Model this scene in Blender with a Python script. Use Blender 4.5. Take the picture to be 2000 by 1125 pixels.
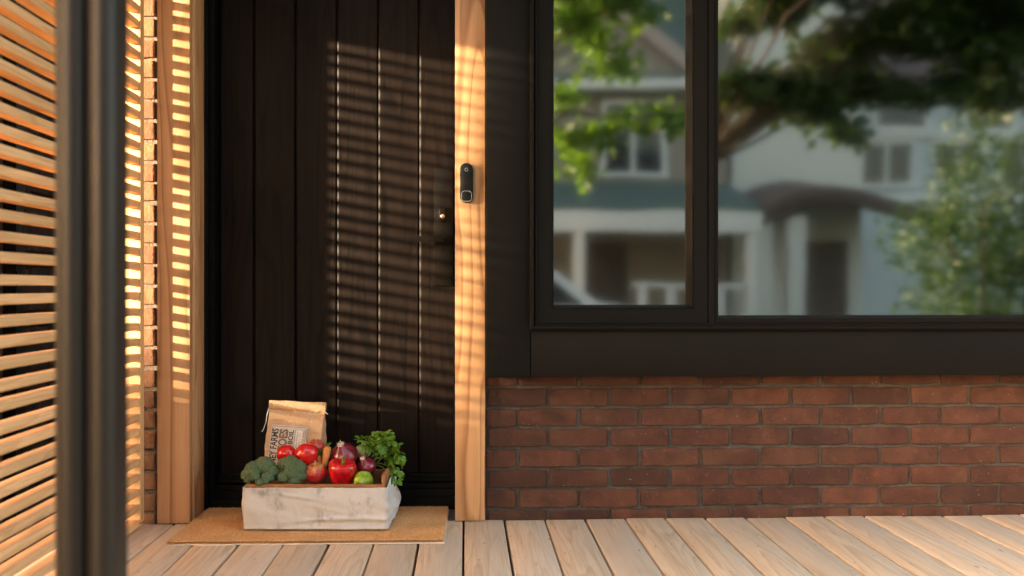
import bpy, bmesh, math, random
import numpy as np
from mathutils import Vector, Matrix, Euler, noise as mnoise

for o in list(bpy.data.objects): bpy.data.objects.remove(o)
scene = bpy.context.scene
C = scene.collection
R = math.radians
random.seed(7)
rng = np.random.default_rng(7)

# ------------------------------------------------------------------ camera
CAM_H, CAM_D = 0.767, 3.36
YAW = math.atan(92 / 2000)
cam = bpy.data.cameras.new('camera')
cam_o = bpy.data.objects.new('camera', cam); C.objects.link(cam_o)
cam_o.location = (0, -CAM_D, CAM_H)
cam_o.rotation_euler = (R(90), 0, -YAW)
cam.sensor_width = 36; cam.lens = 36.0
cam.shift_y = -0.00125
cam.clip_start = 0.05; cam.clip_end = 500
cam.dof.use_dof = True; cam.dof.focus_distance = 3.33; cam.dof.aperture_fstop = 2.0
scene.camera = cam_o

# ------------------------------------------------------------------ sky, sun, exposure
SUN_DIR = Vector((1.6, 1.0, -0.285)).normalized()          # the way the light travels
elev = math.asin(-SUN_DIR.z); azim = math.atan2(-SUN_DIR.x, -SUN_DIR.y)
world = bpy.data.worlds.new('World'); scene.world = world; world.use_nodes = True
wn = world.node_tree; bg = wn.nodes['Background']
sky = wn.nodes.new('ShaderNodeTexSky'); sky.sky_type = 'NISHITA'; sky.sun_disc = False
sky.sun_elevation = elev; sky.sun_rotation = azim
sky.air_density = 1.0; sky.dust_density = 3.0; sky.ozone_density = 1.0
tint = wn.nodes.new('ShaderNodeMix'); tint.data_type = 'RGBA'; tint.blend_type = 'MULTIPLY'; tint.inputs[0].default_value = 1.0
tint.inputs[7].default_value = (1.15, 0.96, 0.85, 1)      # warm white balance, the same over the whole sky
wn.links.new(sky.outputs[0], tint.inputs[6]); wn.links.new(tint.outputs[2], bg.inputs[0]); bg.inputs[1].default_value = 0.15
sun = bpy.data.lights.new('sun', 'SUN'); sun.energy = 3.2; sun.angle = R(1.9); sun.color = (1.0, 0.78, 0.50)
sun_o = bpy.data.objects.new('sun', sun); C.objects.link(sun_o)
sun_o.rotation_euler = SUN_DIR.to_track_quat('-Z', 'Y').to_euler(); sun_o.location = (-8, -6, 5)
vs = scene.view_settings
vs.view_transform = 'Standard'; vs.look = 'None'; vs.gamma = 1.0; vs.use_curve_mapping = False
vs.exposure = 3.5
scene.render.engine = 'CYCLES'
scene.cycles.max_bounces = 8; scene.cycles.diffuse_bounces = 4; scene.cycles.transparent_max_bounces = 8
scene.cycles.caustics_reflective = False; scene.cycles.caustics_refractive = False
scene.cycles.sample_clamp_indirect = 4.0

# ------------------------------------------------------------------ materials
class NT:
    def __init__(s, name):
        s.m = bpy.data.materials.new(name); s.m.use_nodes = True
        s.t = s.m.node_tree; s.b = s.t.nodes['Principled BSDF']; s.out = s.t.nodes['Material Output']
    def n(s, kind, **kw):
        x = s.t.nodes.new('ShaderNode' + kind)
        for k, v in kw.items(): setattr(x, k, v)
        return x
    def l(s, a, b): s.t.links.new(a, b)
    def math(s, op, a, b=None, clamp=False):
        x = s.n('Math', operation=op); x.use_clamp = clamp
        for i, v in enumerate((a, b)):
            if v is None: continue
            if isinstance(v, (int, float)): x.inputs[i].default_value = v
            else: s.l(v, x.inputs[i])
        return x.outputs[0]
    def coords(s, scale=(1, 1, 1), rnd=True):
        tc = s.n('TexCoord'); v = tc.outputs['Object']
        if rnd:
            oi = s.n('ObjectInfo'); sc = s.n('VectorMath', operation='SCALE')
            sc.inputs[0].default_value = (31.7, 53.3, 77.1); s.l(oi.outputs['Random'], sc.inputs['Scale'])
            ad = s.n('VectorMath', operation='ADD'); s.l(v, ad.inputs[0]); s.l(sc.outputs[0], ad.inputs[1]); v = ad.outputs[0]
        return s.scale(v, scale)
    def scale(s, v, sc):
        mu = s.n('VectorMath', operation='MULTIPLY'); s.l(v, mu.inputs[0]); mu.inputs[1].default_value = sc
        return mu.outputs[0]
    def noise(s, v, scale=5, detail=3, rough=.5, dist=0):
        x = s.n('TexNoise'); s.l(v, x.inputs['Vector'])
        x.inputs['Scale'].default_value = scale; x.inputs['Detail'].default_value = detail
        x.inputs['Roughness'].default_value = rough; x.inputs['Distortion'].default_value = dist
        return x.outputs['Fac']
    def voro(s, v, scale=5, feature='F1'):
        x = s.n('TexVoronoi', feature=feature); s.l(v, x.inputs['Vector']); x.inputs['Scale'].default_value = scale
        return x
    def ramp(s, f, stops):
        x = s.n('ValToRGB'); s.l(f, x.inputs[0]); e = x.color_ramp.elements
        while len(e) < len(stops): e.new(.5)
        for i, (p, c) in enumerate(stops):
            e[i].position = p; e[i].color = (c, c, c, 1) if isinstance(c, (int, float)) else (*c, 1)
        return x.outputs[0]
    def mix(s, f, a, b, kind='MIX'):
        x = s.n('Mix', data_type='RGBA', blend_type=kind)
        for i, v in ((0, f), (6, a), (7, b)):
            if isinstance(v, (int, float)): x.inputs[i].default_value = v
            elif isinstance(v, tuple): x.inputs[i].default_value = (*v, 1)
            else: s.l(v, x.inputs[i])
        return x.outputs[2]
    def rand(s): return s.n('ObjectInfo').outputs['Random']
    def base(s, v):
        if isinstance(v, tuple): s.b.inputs['Base Color'].default_value = (*v, 1)
        else: s.l(v, s.b.inputs['Base Color'])
    def set(s, **kw):
        for k, v in kw.items():
            k = k.replace('_', ' ').title() if k not in ('IOR',) else k
            if isinstance(v, (int, float)): s.b.inputs[k].default_value = v
            else: s.l(v, s.b.inputs[k])
    def bump(s, h, strength=.3, dist=.002):
        x = s.n('Bump'); x.inputs['Strength'].default_value = strength; x.inputs['Distance'].default_value = dist
        s.l(h, x.inputs['Height']); s.l(x.outputs[0], s.b.inputs['Normal'])

def wood(name, light, dark, axis=2, freq=9.0, figure=(5, .45, 5), lines=.75, fibre=.35, rough=.55, knots=0.0, tone=.25, bump=.25, grey=None, spec=.4):
    m = NT(name)
    def st(a, g):                      # stretch along the grain
        v = [a, a, a]; v[axis] = g; return tuple(v)
    v = m.coords()
    kn = None
    if knots:
        vk = m.scale(v, st(8.0, 2.6)); vo = m.voro(vk, 1.0)
        kn = m.ramp(vo.outputs['Distance'], [(0.05, 1.0), (0.17, 0.0)])
        sel = m.n('SeparateColor'); m.l(vo.outputs['Color'], sel.inputs[0])
        on = m.math('GREATER_THAN', sel.outputs[0], 1 - knots)
        halo = m.math('MULTIPLY', m.ramp(vo.outputs['Distance'], [(0.05, 1.0), (0.45, 0.0)]), on)
        kn = m.math('MULTIPLY', kn, on)
    n1 = m.noise(m.scale(v, st(figure[0], figure[1])), 1.0, 1.5, .45, .3)
    if knots: n1 = m.math('ADD', n1, m.math('MULTIPLY', halo, .22))
    fr = m.math('FRACT', m.math('MULTIPLY', n1, freq))
    ring = m.ramp(fr, [(0.0, 0.0), (0.62, .35), (0.86, 1.0), (1.0, 0.0)])
    fb = m.noise(m.scale(v, st(230, 5)), 1.0, 3, .6)
    fb2 = m.noise(m.scale(v, st(60, 1.5)), 1.0, 2, .5)
    big = m.noise(m.scale(v, st(7, .9)), 1.0, 2, .5)
    f = m.math('ADD', m.math('MULTIPLY', ring, lines), m.math('MULTIPLY', m.math('SUBTRACT', fb2, .5), fibre * 2), True)
    col = m.mix(f, light, dark)
    col = m.mix(m.math('MULTIPLY', m.ramp(fb, [(.45, 0.0), (.75, 1.0)]), fibre), col, tuple(c * .55 for c in dark))
    if grey: col = m.mix(m.ramp(m.noise(m.scale(v, st(5, 1.2)), 1.0, 3, .6), [(.45, 0.0), (.7, .75)]), col, grey)
    val = m.math('ADD', m.math('MULTIPLY', m.math('ADD', big, m.rand()), tone), 1 - tone)
    vv = m.n('CombineColor'); [m.l(val, vv.inputs[i]) for i in range(3)]
    col = m.mix(1.0, col, vv.outputs[0], 'MULTIPLY')
    if grey:
        fl = m.noise(m.scale(v, st(75, 22)), 1.0, 2, .5)
        col = m.mix(m.ramp(fl, [(.69, 0.0), (.76, .6)]), col, tuple(c * .35 for c in dark))
    if knots: col = m.mix(m.math('MULTIPLY', kn, .8), col, tuple(c * .3 for c in dark))
    m.base(col); m.set(roughness=rough); m.b.inputs['Specular IOR Level'].default_value = spec
    m.bump(m.math('ADD', m.math('MULTIPLY', fb, .6), m.math('MULTIPLY', ring, .4)), bump, .0015)
    return m.m

def plain(name, col, rough=.5, var=.12, scale=20, bump=0, metallic=0, spec=.5):
    m = NT(name); v = m.coords()
    n = m.noise(v, scale, 4, .6)
    c = m.mix(n, tuple(x * (1 - var) for x in col), tuple(x * (1 + var) for x in col))
    m.base(c); m.set(roughness=m.math('ADD', m.math('MULTIPLY', m.math('SUBTRACT', n, .5), .2), rough), metallic=metallic)
    m.b.inputs['Specular IOR Level'].default_value = spec
    if bump: m.bump(m.noise(v, scale * 8, 4, .6), bump, .002)
    return m.m

def brickmat(name, a, b, c, speck=.5):
    m = NT(name); v = m.coords(); r = m.rand()
    base = m.ramp(r, [(0, a), (.5, b), (1, c)])
    n = m.noise(v, 14, 4, .65)
    col = m.mix(m.ramp(n, [(.32, 0.0), (.70, .85)]), base, tuple(x * .42 for x in b))
    n3 = m.noise(v, 5.5, 3, .6); col = m.mix(m.ramp(n3, [(.5, 0.0), (.72, .55)]), col, (a[0] * 1.15, a[1] * 1.45, a[2] * 1.5))
    n2 = m.noise(v, 40, 5, .7)
    col = m.mix(m.ramp(n2, [(.58, 0.0), (.8, .45)]), col, tuple(min(1, x * 1.7 + .02) for x in a))
    sp = m.noise(v, 120, 2, .6)
    col = m.mix(m.math('MULTIPLY', m.ramp(sp, [(.7, 0.0), (.76, 1.0)]), speck), col, (.42, .36, .3))
    m.base(col); m.set(roughness=.88)
    m.bump(m.math('ADD', n2, m.math('MULTIPLY', sp, .5)), .8, .005)
    return m.m

def mortarmat(name, a, b):
    m = NT(name); v = m.coords(rnd=False)
    n = m.noise(v, 30, 5, .7); n2 = m.noise(v, 160, 3, .7)
    m.base(m.mix(m.ramp(n, [(.3, 0.0), (.7, 1.0)]), a, b)); m.set(roughness=.95)
    m.bump(m.math('ADD', n, n2), 1.0, .008)
    return m.m

def leafmat(name, a, b, trans=.35):
    m = NT(name); v = m.coords(rnd=False)
    n = m.noise(v, 6, 3, .6); col = m.mix(m.ramp(n, [(.3, 0.0), (.7, 1.0)]), a, b)
    m.base(col); m.set(roughness=.5)
    tr = m.n('BsdfTranslucent'); m.l(m.mix(1.0, col, (1.3, 1.25, .5), 'MULTIPLY'), tr.inputs[0])
    mx = m.n('MixShader'); mx.inputs[0].default_value = trans
    m.l(m.b.outputs[0], mx.inputs[1]); m.l(tr.outputs[0], mx.inputs[2]); m.l(mx.outputs[0], m.out.inputs[0])
    return m.m

M = {}
M['deck'] = wood('deck_pine', (.80, .62, .435), (.54, .36, .205), axis=1, freq=9, figure=(12, .8, 12), lines=.5, fibre=.36, rough=.75, knots=.25, tone=.2, bump=.4, grey=(.68, .56, .44), spec=.15)
M['slat'] = wood('slat_cedar', (.82, .50, .25), (.54, .27, .105), axis=1, freq=7, figure=(16, .9, 16), lines=.5, fibre=.35, rough=.6, knots=.22, tone=.28, bump=.3)
M['stud'] = wood('stud_cedar', (.62, .40, .20), (.46, .26, .11), axis=2, freq=6, figure=(9, .5, 9), lines=.45, fibre=.25, rough=.6, tone=.1)
M['jamb'] = wood('jamb_fir', (.54, .305, .155), (.27, .12, .05), axis=2, freq=10, figure=(6.5, .55, 6.5), lines=.8, fibre=.2, rough=.5, tone=.1, bump=.12)
M['post'] = wood('post_maple', (.58, .335, .165), (.28, .12, .045), axis=2, freq=11, figure=(7.5, .75, 7.5), lines=.8, fibre=.18, rough=.42, tone=.08, bump=.1)
M['crate'] = wood('crate_wood', (.42, .19, .075), (.25, .10, .035), axis=0, freq=6, figure=(9, .8, 9), lines=.6, fibre=.4, rough=.7, tone=.2)
M['door'] = wood('door_stain', (.0120, .0078, .0064), (.0028, .0022, .0021), axis=2, freq=14, figure=(8, .55, 8), lines=.7, fibre=.6, rough=.44, tone=.05, bump=.5, spec=.09)
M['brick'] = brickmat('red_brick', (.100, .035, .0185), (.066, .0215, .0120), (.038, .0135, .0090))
M['brick_l'] = brickmat('orange_brick', (.27, .125, .058), (.21, .092, .042), (.15, .062, .036), .15)  # house brick made lighter and more orange, sunlight put into the colour
M['brick_n'] = brickmat('grey_brick', (.16, .10, .085), (.11, .07, .06), (.085, .06, .055), .2)
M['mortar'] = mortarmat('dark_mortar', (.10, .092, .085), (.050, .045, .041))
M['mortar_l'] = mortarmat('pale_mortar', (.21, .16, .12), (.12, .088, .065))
M['black'] = plain('black_paint', (.0066, .0066, .0066), .55, .15, 9, .05, 0, .08)
M['blackframe'] = plain('black_frame', (.0060, .0059, .0057), .60, .1, 12, 0, 0, .07)
M['blackdoor'] = plain('black_sill', (.0035, .0035, .0038), .4, .2, 25, .1, 0, .12)
M['lockmetal'] = plain('dark_bronze', (.0060, .0047, .0038), .34, .15, 30, .02, .0, .10)
M['brass'] = plain('worn_brass', (.55, .38, .24), .3, .1, 30, 0, 1.0)
M['plastic'] = plain('black_gloss_plastic', (.0035, .0035, .0035), .30, .05, 5, 0, 0, .25)
M['ring'] = plain('grey_ring', (.20, .22, .22), .3, .05, 5)
M['column'] = plain('brown_metal', (.017, .0130, .0110), .42, .06, 6, .02, .0, .26)
M['stone'] = plain('grey_stone', (.12, .11, .10), .9, .3, 25, .5)
M['concrete'] = plain('pale_concrete', (.42, .40, .38), .9, .15, 12, .3)
M['grass'] = leafmat('grass', (.07, .12, .02), (.045, .085, .015), .2)
M['asphalt'] = plain('asphalt', (.055, .055, .057), .85, .2, 30, .4)
M['soil'] = plain('soil', (.045, .032, .022), .95, .3, 8, .5)
M['white'] = plain('white_paint', (.72, .71, .68), .5, .05, 6)
M['interior'] = plain('room_paint', (.05, .048, .045), .9, .1, 3)

# ------------------------------------------------------------------ mesh helpers
def link(name, me, mat, parent=None, loc=(0, 0, 0), rot=(0, 0, 0)):
    o = bpy.data.objects.new(name, me); C.objects.link(o)
    if mat and not me.materials: me.materials.append(mat)
    o.parent = parent; o.location = loc; o.rotation_euler = rot
    return o
def tag(o, label=None, cat=None, group=None, kind=None):
    for k, v in (('label', label), ('category', cat), ('group', group), ('kind', kind)):
        if v: o[k] = v
    return o
def empty(name, loc=(0, 0, 0), rz=0):
    o = bpy.data.objects.new(name, None); C.objects.link(o); o.location = loc; o.rotation_euler = (0, 0, rz)
    o.empty_display_size = .1
    return o
def bm_me(bm, smooth=None, name='mesh'):
    me = bpy.data.meshes.new(name); bm.normal_update(); bm.to_mesh(me); bm.free()
    if smooth is not None:
        me.polygons.foreach_set('use_smooth', [True] * len(me.polygons))
        if smooth < 179: me.set_sharp_from_angle(angle=R(smooth))
    return me
def raw(verts, faces, smooth=None):
    me = bpy.data.meshes.new('mesh'); me.from_pydata([tuple(v) for v in verts], [], [tuple(f) for f in faces]); me.update()
    if smooth is not None:
        me.polygons.foreach_set('use_smooth', [True] * len(me.polygons))
        if smooth < 179: me.set_sharp_from_angle(angle=R(smooth))
    return me
def box_me(sx, sy, sz, bev=.002, seg=1):
    bm = bmesh.new(); bmesh.ops.create_cube(bm, size=1)
    bmesh.ops.scale(bm, vec=(sx, sy, sz), verts=bm.verts)
    if bev: bmesh.ops.bevel(bm, geom=bm.edges[:], offset=bev, segments=seg, affect='EDGES', profile=.5)
    return bm_me(bm, 40 if bev else None)
def box(name, x0, x1, y0, y1, z0, z1, mat, parent=None, bev=.002, seg=1):
    return link(name, box_me(x1 - x0, y1 - y0, z1 - z0, bev, seg), mat, parent, ((x0 + x1) / 2, (y0 + y1) / 2, (z0 + z1) / 2))
def multi(parts, smooth=None):
    """several boxes (x0,x1,y0,y1,z0,z1[,bev]) of ONE part in a mesh"""
    bm = bmesh.new()
    for p in parts:
        r = bmesh.ops.create_cube(bm, size=1)['verts']
        bmesh.ops.scale(bm, vec=(p[1] - p[0], p[3] - p[2], p[5] - p[4]), verts=r)
        bmesh.ops.translate(bm, vec=((p[0] + p[1]) / 2, (p[2] + p[3]) / 2, (p[4] + p[5]) / 2), verts=r)
    return bm_me(bm, smooth)
def lathe_me(prof, n=24, smooth=60, fn=None):
    """prof [(r,z)], fn(angle, r, z)->(r,z)"""
    V, F = [], []
    for r, z in prof:
        for k in range(n):
            a = 2 * math.pi * k / n
            rr, zz = fn(a, r, z) if fn else (r, z)
            V.append((rr * math.cos(a), rr * math.sin(a), zz))
    for i in range(len(prof) - 1):
        for k in range(n):
            F.append((i * n + k, i * n + (k + 1) % n, (i + 1) * n + (k + 1) % n, (i + 1) * n + k))
    F.append(tuple(reversed(range(n)))); F.append(tuple((len(prof) - 1) * n + k for k in range(n)))
    return raw(V, F, smooth)
def tube_me(pts, rad, n=8, smooth=179):
    V, F = [], []; pts = [Vector(p) for p in pts]
    if isinstance(rad, (int, float)): rad = [rad] * len(pts)
    for i, p in enumerate(pts):
        t = (pts[min(i + 1, len(pts) - 1)] - pts[max(i - 1, 0)]).normalized()
        a = t.orthogonal() if abs(t.z) > .95 else t.cross(Vector((0, 0, 1)))
        a.normalize(); b = t.cross(a)
        for k in range(n):
            an = 2 * math.pi * k / n
            V.append(p + (a * math.cos(an) + b * math.sin(an)) * rad[i])
    for i in range(len(pts) - 1):
        for k in range(n): F.append((i * n + k, i * n + (k + 1) % n, (i + 1) * n + (k + 1) % n, (i + 1) * n + k))
    F.append(tuple(reversed(range(n)))); F.append(tuple((len(pts) - 1) * n + k for k in range(n)))
    return raw(V, F, smooth)
def prism_me(poly, z0, z1, smooth=40, bev=0):
    n = len(poly); V = [(x, y, z0) for x, y in poly] + [(x, y, z1) for x, y in poly]
    F = [(i, (i + 1) % n, n + (i + 1) % n, n + i) for i in range(n)] + [tuple(reversed(range(n))), tuple(range(n, 2 * n))]
    me = raw(V, F)
    bm = bmesh.new(); bm.from_mesh(me); bpy.data.meshes.remove(me)
    bmesh.ops.recalc_face_normals(bm, faces=bm.faces)
    if bev:
        es = [e for e in bm.edges if abs(e.verts[0].co.z - e.verts[1].co.z) < 1e-6]
        bmesh.ops.bevel(bm, geom=es, offset=bev, segments=3, affect='EDGES', profile=.5)
    return bm_me(bm, smooth)
def rrect(w, h, r, n=6):
    P = []
    for cx, cy, a0 in ((w / 2 - r, h / 2 - r, 0), (-w / 2 + r, h / 2 - r, 90), (-w / 2 + r, -h / 2 + r, 180), (w / 2 - r, -h / 2 + r, 270)):
        for k in range(n + 1):
            a = R(a0 + 90 * k / n); P.append((cx + r * math.cos(a), cy + r * math.sin(a)))
    return P
def np_mesh(V, F):
    """V (n,3) F (m,k) -> mesh, fast"""
    me = bpy.data.meshes.new('mesh'); V = np.asarray(V, np.float32); F = np.asarray(F, np.int32)
    me.vertices.add(len(V)); me.vertices.foreach_set('co', V.ravel())
    m, k = F.shape
    me.loops.add(m * k); me.loops.foreach_set('vertex_index', F.ravel())
    me.polygons.add(m); me.polygons.foreach_set('loop_start', np.arange(m, dtype=np.int32) * k)
    me.update(calc_edges=True); me.validate()
    return me
def leaves_me(P, size, jitter=.4, flat=0.0, asp=.6):
    """a bent leaf of two quads at each point"""
    P = np.asarray(P, float); n = len(P)
    d = rng.normal(size=(n, 3)); d[:, 2] *= (1 - flat); d[:, 2] -= .35; d /= np.linalg.norm(d, axis=1)[:, None]
    u = rng.normal(size=(n, 3)); u[:, 2] += 1.5 * flat; s = np.cross(d, u); s /= np.linalg.norm(s, axis=1)[:, None] + 1e-9
    nn = np.cross(s, d)
    L = size * (1 + jitter * (rng.random(n) - .5) * 2)[:, None]; W = L * asp * .5
    base = P; mid1 = P + d * L * .45 + s * W + nn * L * .10; mid2 = P + d * L * .45 - s * W + nn * L * .10
    mid = P + d * L * .5; tip = P + d * L - nn * L * .12
    V = np.stack([base, mid1, mid, mid2, tip], 1).reshape(-1, 3)
    i = np.arange(n)[:, None] * 5
    F = np.concatenate([i + np.array([[0, 1, 2]]), i + np.array([[0, 2, 3]]), i + np.array([[1, 4, 2]]), i + np.array([[2, 4, 3]])])
    return np_mesh(V, F)

# ------------------------------------------------------------------ ground
GZ = -.46
def sheet(name, x0, x1, y0, y1, z, mat, n=1):
    V = [(x0 + (x1 - x0) * i / n, y0 + (y1 - y0) * j / n, z) for j in range(n + 1) for i in range(n + 1)]
    F = [(j * (n + 1) + i, j * (n + 1) + i + 1, (j + 1) * (n + 1) + i + 1, (j + 1) * (n + 1) + i) for j in range(n) for i in range(n)]
    return link(name, raw(V, F), mat)
tag(sheet('ground', -150, 150, -150, 150, GZ, M['grass']), kind='structure')
tag(sheet('sidewalk', -60, 60, -8.6, -7.2, GZ + .02, M['concrete']), kind='structure')
tag(sheet('road', -80, 80, -13.2, -9.2, GZ + .008, M['asphalt']), kind='structure')
tag(box('kerb', -80, 80, -9.2, -9.05, GZ - .02, GZ + .10, M['concrete'], None, .01), kind='structure')

# ------------------------------------------------------------------ deck
deck = empty('deck', (0, 0, 0)); tag(deck, kind='structure')
link('joist_frame', multi([(-1.30, 3.5, y, y + .05, GZ, -.036) for y in (-2.35, -1.9, -1.45, -1.0, -.55, -.1)]), M['soil'], deck)
PITCH = .1336
bd = [box_me(PITCH - .0065, 2.36, .034, .004, 2) for _ in range(1)][0]
for k in range(-9, 26):
    xc = -.005 + PITCH * (k + .5)
    o = link('board', bd, M['deck'], deck, (xc + random.uniform(-.001, .001), -1.19 + .018 + random.uniform(-.006, .004), -.017 + random.uniform(-.0015, .0008)), (0, random.uniform(-.004, .004), random.uniform(-.0012, .0012)))
# dark stone threshold floor of the door recess
tag(box('threshold_floor', -.985, .06, .03, .5, GZ, -.003, M['stone'], None, .003), kind='structure')

# ------------------------------------------------------------------ house
house = tag(empty('brick_house'), 'red brick house front with black plank door and black framed window', 'house')
def brick_variants(L, H, T, n=6):
    out = []
    for q in range(n):
        P = []
        for (a, b, m) in (((-L / 2, -H / 2), (L / 2, -H / 2), 4), ((L / 2, -H / 2), (L / 2, H / 2), 2), ((L / 2, H / 2), (-L / 2, H / 2), 4), ((-L / 2, H / 2), (-L / 2, -H / 2), 2)):
            for i in range(m):
                t = i / m; j = .0024
                x = a[0] + (b[0] - a[0]) * t + random.uniform(-j, j); z = a[1] + (b[1] - a[1]) * t + random.uniform(-j, j)
                if i == 0: x *= .988; z *= .95
                P.append((x, z))
        k = len(P); c = .0022
        V = [(x, T, z) for x, z in P] + [(x, c, z) for x, z in P]
        V += [(x * (1 - 2 * c / L), random.uniform(-.0006, .0006), z * (1 - 2 * c / H)) for x, z in P]
        F = [(i, (i + 1) % k, k + (i + 1) % k, k + i) for i in range(k)] + [(k + i, k + (i + 1) % k, 2 * k + (i + 1) % k, 2 * k + i) for i in range(k)] + [tuple(range(2 * k, 3 * k))]
        out.append(raw(V, F, 35))
    return out
BL, BH, BP, BC = .1925, .0575, .2032, .0670          # brick, and the steps between them
BV = brick_variants(BL, BH, .03)
# lower wall under the window: mortar and bricks
WY = .015
low_wall = box('wall', .06, 3.45, WY + .009, WY + .11, -.08, .62, M['mortar'], house, 0)
low_wall['label'] = 'dark red brick wall below the window'
def lay(parent, x0, x1, z0, rows, first, mats, variants, y, off=(0, 0, 0), rot=0):
    """running bond from x0 to x1; cut bricks at the ends"""
    ploc = Vector(parent.location)
    for r in range(rows):
        zc = z0 + BC * r + BC / 2
        x = first - (BP / 2 if r % 2 else 0) - 2 * BP
        while x < x1:
            a, b = max(x, x0), min(x + BL, x1)
            if b - a > .02:
                me = random.choice(variants)
                loc = Vector(((a + b) / 2 + random.uniform(-.0015, .0015), y + random.uniform(-.0015, .0015), zc + random.uniform(-.0012, .0012)))
                o = link('brick', me, None, parent, loc - ploc, (0, random.uniform(-.006, .006), random.uniform(-.006, .006)))
                if b - a < BL - .002: o.scale.x = (b - a) / BL
            x += BP
for me in BV: me.materials.append(M['brick'])
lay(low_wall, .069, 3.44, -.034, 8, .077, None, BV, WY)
# left strip of brick beside the door
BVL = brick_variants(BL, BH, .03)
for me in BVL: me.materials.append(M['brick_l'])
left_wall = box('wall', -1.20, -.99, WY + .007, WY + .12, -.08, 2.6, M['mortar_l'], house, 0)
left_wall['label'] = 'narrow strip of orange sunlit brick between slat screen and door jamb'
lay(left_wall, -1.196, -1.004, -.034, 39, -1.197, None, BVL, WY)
# main body of the house behind and above
link('upper_wall', multi([(-1.2, 3.45, .03, .14, 2.6, 6.2), (3.3, 3.45, .14, 6, -.4, 6.2), (-1.2, -1.08, .14, 6, -.4, 6.2)]), M['brick'], house)
# porch roof (above the frame)
roof = box('porch_roof', -1.14, 3.5, -1.15, .02, 2.42, 2.55, M['white'], house, .004)
box('roof_beam', -.61, -.47, -2.0, -1.153, 2.42, 2.55, M['white'], house, .004)

# door jambs
box('jamb_board', -.991, -.887, -.010, .021, .003, 2.4, M['jamb'], house, .002, 2)
box('jamb_strip', -.965, -.8805, .0225, .146, .006, 2.4, M['post'], house, .0015, 2)
box('jamb_post', -.032, .066, -.016, .15, .003, 2.4, M['post'], house, .002, 2)
# black door frame
link('door_frame', multi([(-.96, -.869, .148, .27, 0, 2.4), (-.869, -.857, .19, .27, .03, 2.4), (-.031, .04, .152, .30, .0, 2.4)], 30), M['blackdoor'], house)
link('sill', multi([(-.868, -.033, .176, .30, 0, .040), (-.856, -.033, .196, .30, .040, .066), (-.856, -.033, .216, .30, .066, .082)], 30), M['blackdoor'], house)
DY = .250
door = box('door', -.862, -.031, DY + .020, DY + .05, .083, 2.3, M['blackdoor'], house, .002)
door['label'] = 'tall black stained door of vertical grooved planks'
xs = [-.881, -.737, -.593, -.449, -.305, -.162, -.018]
dl = Vector(door.location)
for i in range(6):
    a, b = max(xs[i], -.855), min(xs[i + 1], -.034)
    w = b - a; c = .008
    P = [(-w / 2, .02), (-w / 2 + .0010, c * .52), (-w / 2 + c, 0), (w / 2 - .004, 0), (w / 2 - .0010, .006), (w / 2, .02)]
    link('plank', prism_me(P, -1.085, 1.085, 20), M['door'], door, Vector(((a + b) / 2, DY, .115 + 1.085)) - dl)
link('bottom_rail', multi([(-.855, -.034, DY - .004, DY + .02, .087, .114), (-.855, -.034, DY - .012, DY + .02, .0865, .098)], 30), M['blackdoor'], door, -dl)
lp = box('lock_plate', -.1075, -.0415, DY - .012, DY - .0005, .770, 1.182, M['lockmetal'], door, .0012, 2); lp.location -= dl
lv = link('lever', multi([(-.181, -.072, DY - .058, DY - .047, .922, .9425), (-.086, -.072, DY - .047, DY - .011, .924, .9405)], 30), M['lockmetal'], door, -dl)
# lock cylinder: oval housing with a round key barrel
cyl = link('lock_cylinder', prism_me(rrect(.025, .052, .0124, 8), 0, .014, 30, .002), M['lockmetal'], door, Vector((-.0785, DY - .011, 1.02)) - dl, (R(90), 0, 0))
kb = link('key_barrel', lathe_me([(.0075, 0), (.0075, .003), (.006, .004)], 20, 40), M['brass'], door, Vector((-.0775, DY - .0245, 1.013)) - dl, (R(90), 0, 0))
link('keyhole', box_me(.0018, .006, .001, 0), M['plastic'], door, Vector((-.0775, DY - .0287, 1.013)) - dl, (R(90), 0, 0))

# window surround boards
SY = -.080
sb = lambda n, *a: box(n, *a, M['black'], house, .0025, 2)
sb('surround_board', .0685, .2095, SY, WY + .05, .476, 2.40)
sb('surround_board', .212, 2.90, SY + .0008, WY + .05, .478, .629)
sb('surround_board', 2.903, 3.05, SY, WY + .05, .476, 2.40)
sb('surround_board', .2145, 2.90, SY + .0008, WY + .05, 2.25, 2.40)
win = empty('window'); win.parent = house
win['label'] = 'large black framed window with a narrow casement and a wide fixed pane reflecting the street'
def frame_me(x0, x1, z0, z1, w, y0, y1, wb=None, chamfer=0, ob=None):
    """mitred rectangular frame; the inner edge slopes back by chamfer"""
    wb = wb or w
    V = []
    o = [(x0, z0), (x1, z0), (x1, z1), (x0, z1)]; i = [(x0 + w, z0 + wb), (x1 - w, z0 + wb), (x1 - w, z1 - w), (x0 + w, z1 - w)]
    c = chamfer
    ii = [(x0 + w + c, z0 + wb + c), (x1 - w - c, z0 + wb + c), (x1 - w - c, z1 - w - c), (x0 + w + c, z1 - w - c)]
    rings = [(o, y1), (o, y0), (i, y0), (ii, y1)]
    if ob:                              # outer edge bevelled by ob = (width, depth)
        bx_, bd_ = ob
        o2 = [(x0 + bx_, z0 + bx_), (x1 - bx_, z0 + bx_), (x1 - bx_, z1 - bx_), (x0 + bx_, z1 - bx_)]
        rings = [(o, y1), (o, y0 + bd_), (o2, y0), (i, y0), (ii, y1)]
    for ring, y in rings: V += [(x, y, z) for x, z in ring]
    F = []
    for r in range(len(rings) - 1):
        for k in range(4): F.append((r * 4 + k, r * 4 + (k + 1) % 4, (r + 1) * 4 + (k + 1) % 4, (r + 1) * 4 + k))
    me = raw(V, F); bm = bmesh.new(); bm.from_mesh(me); bpy.data.meshes.remove(me)
    bmesh.ops.recalc_face_normals(bm, faces=bm.faces)
    return bm_me(bm, None)
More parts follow.
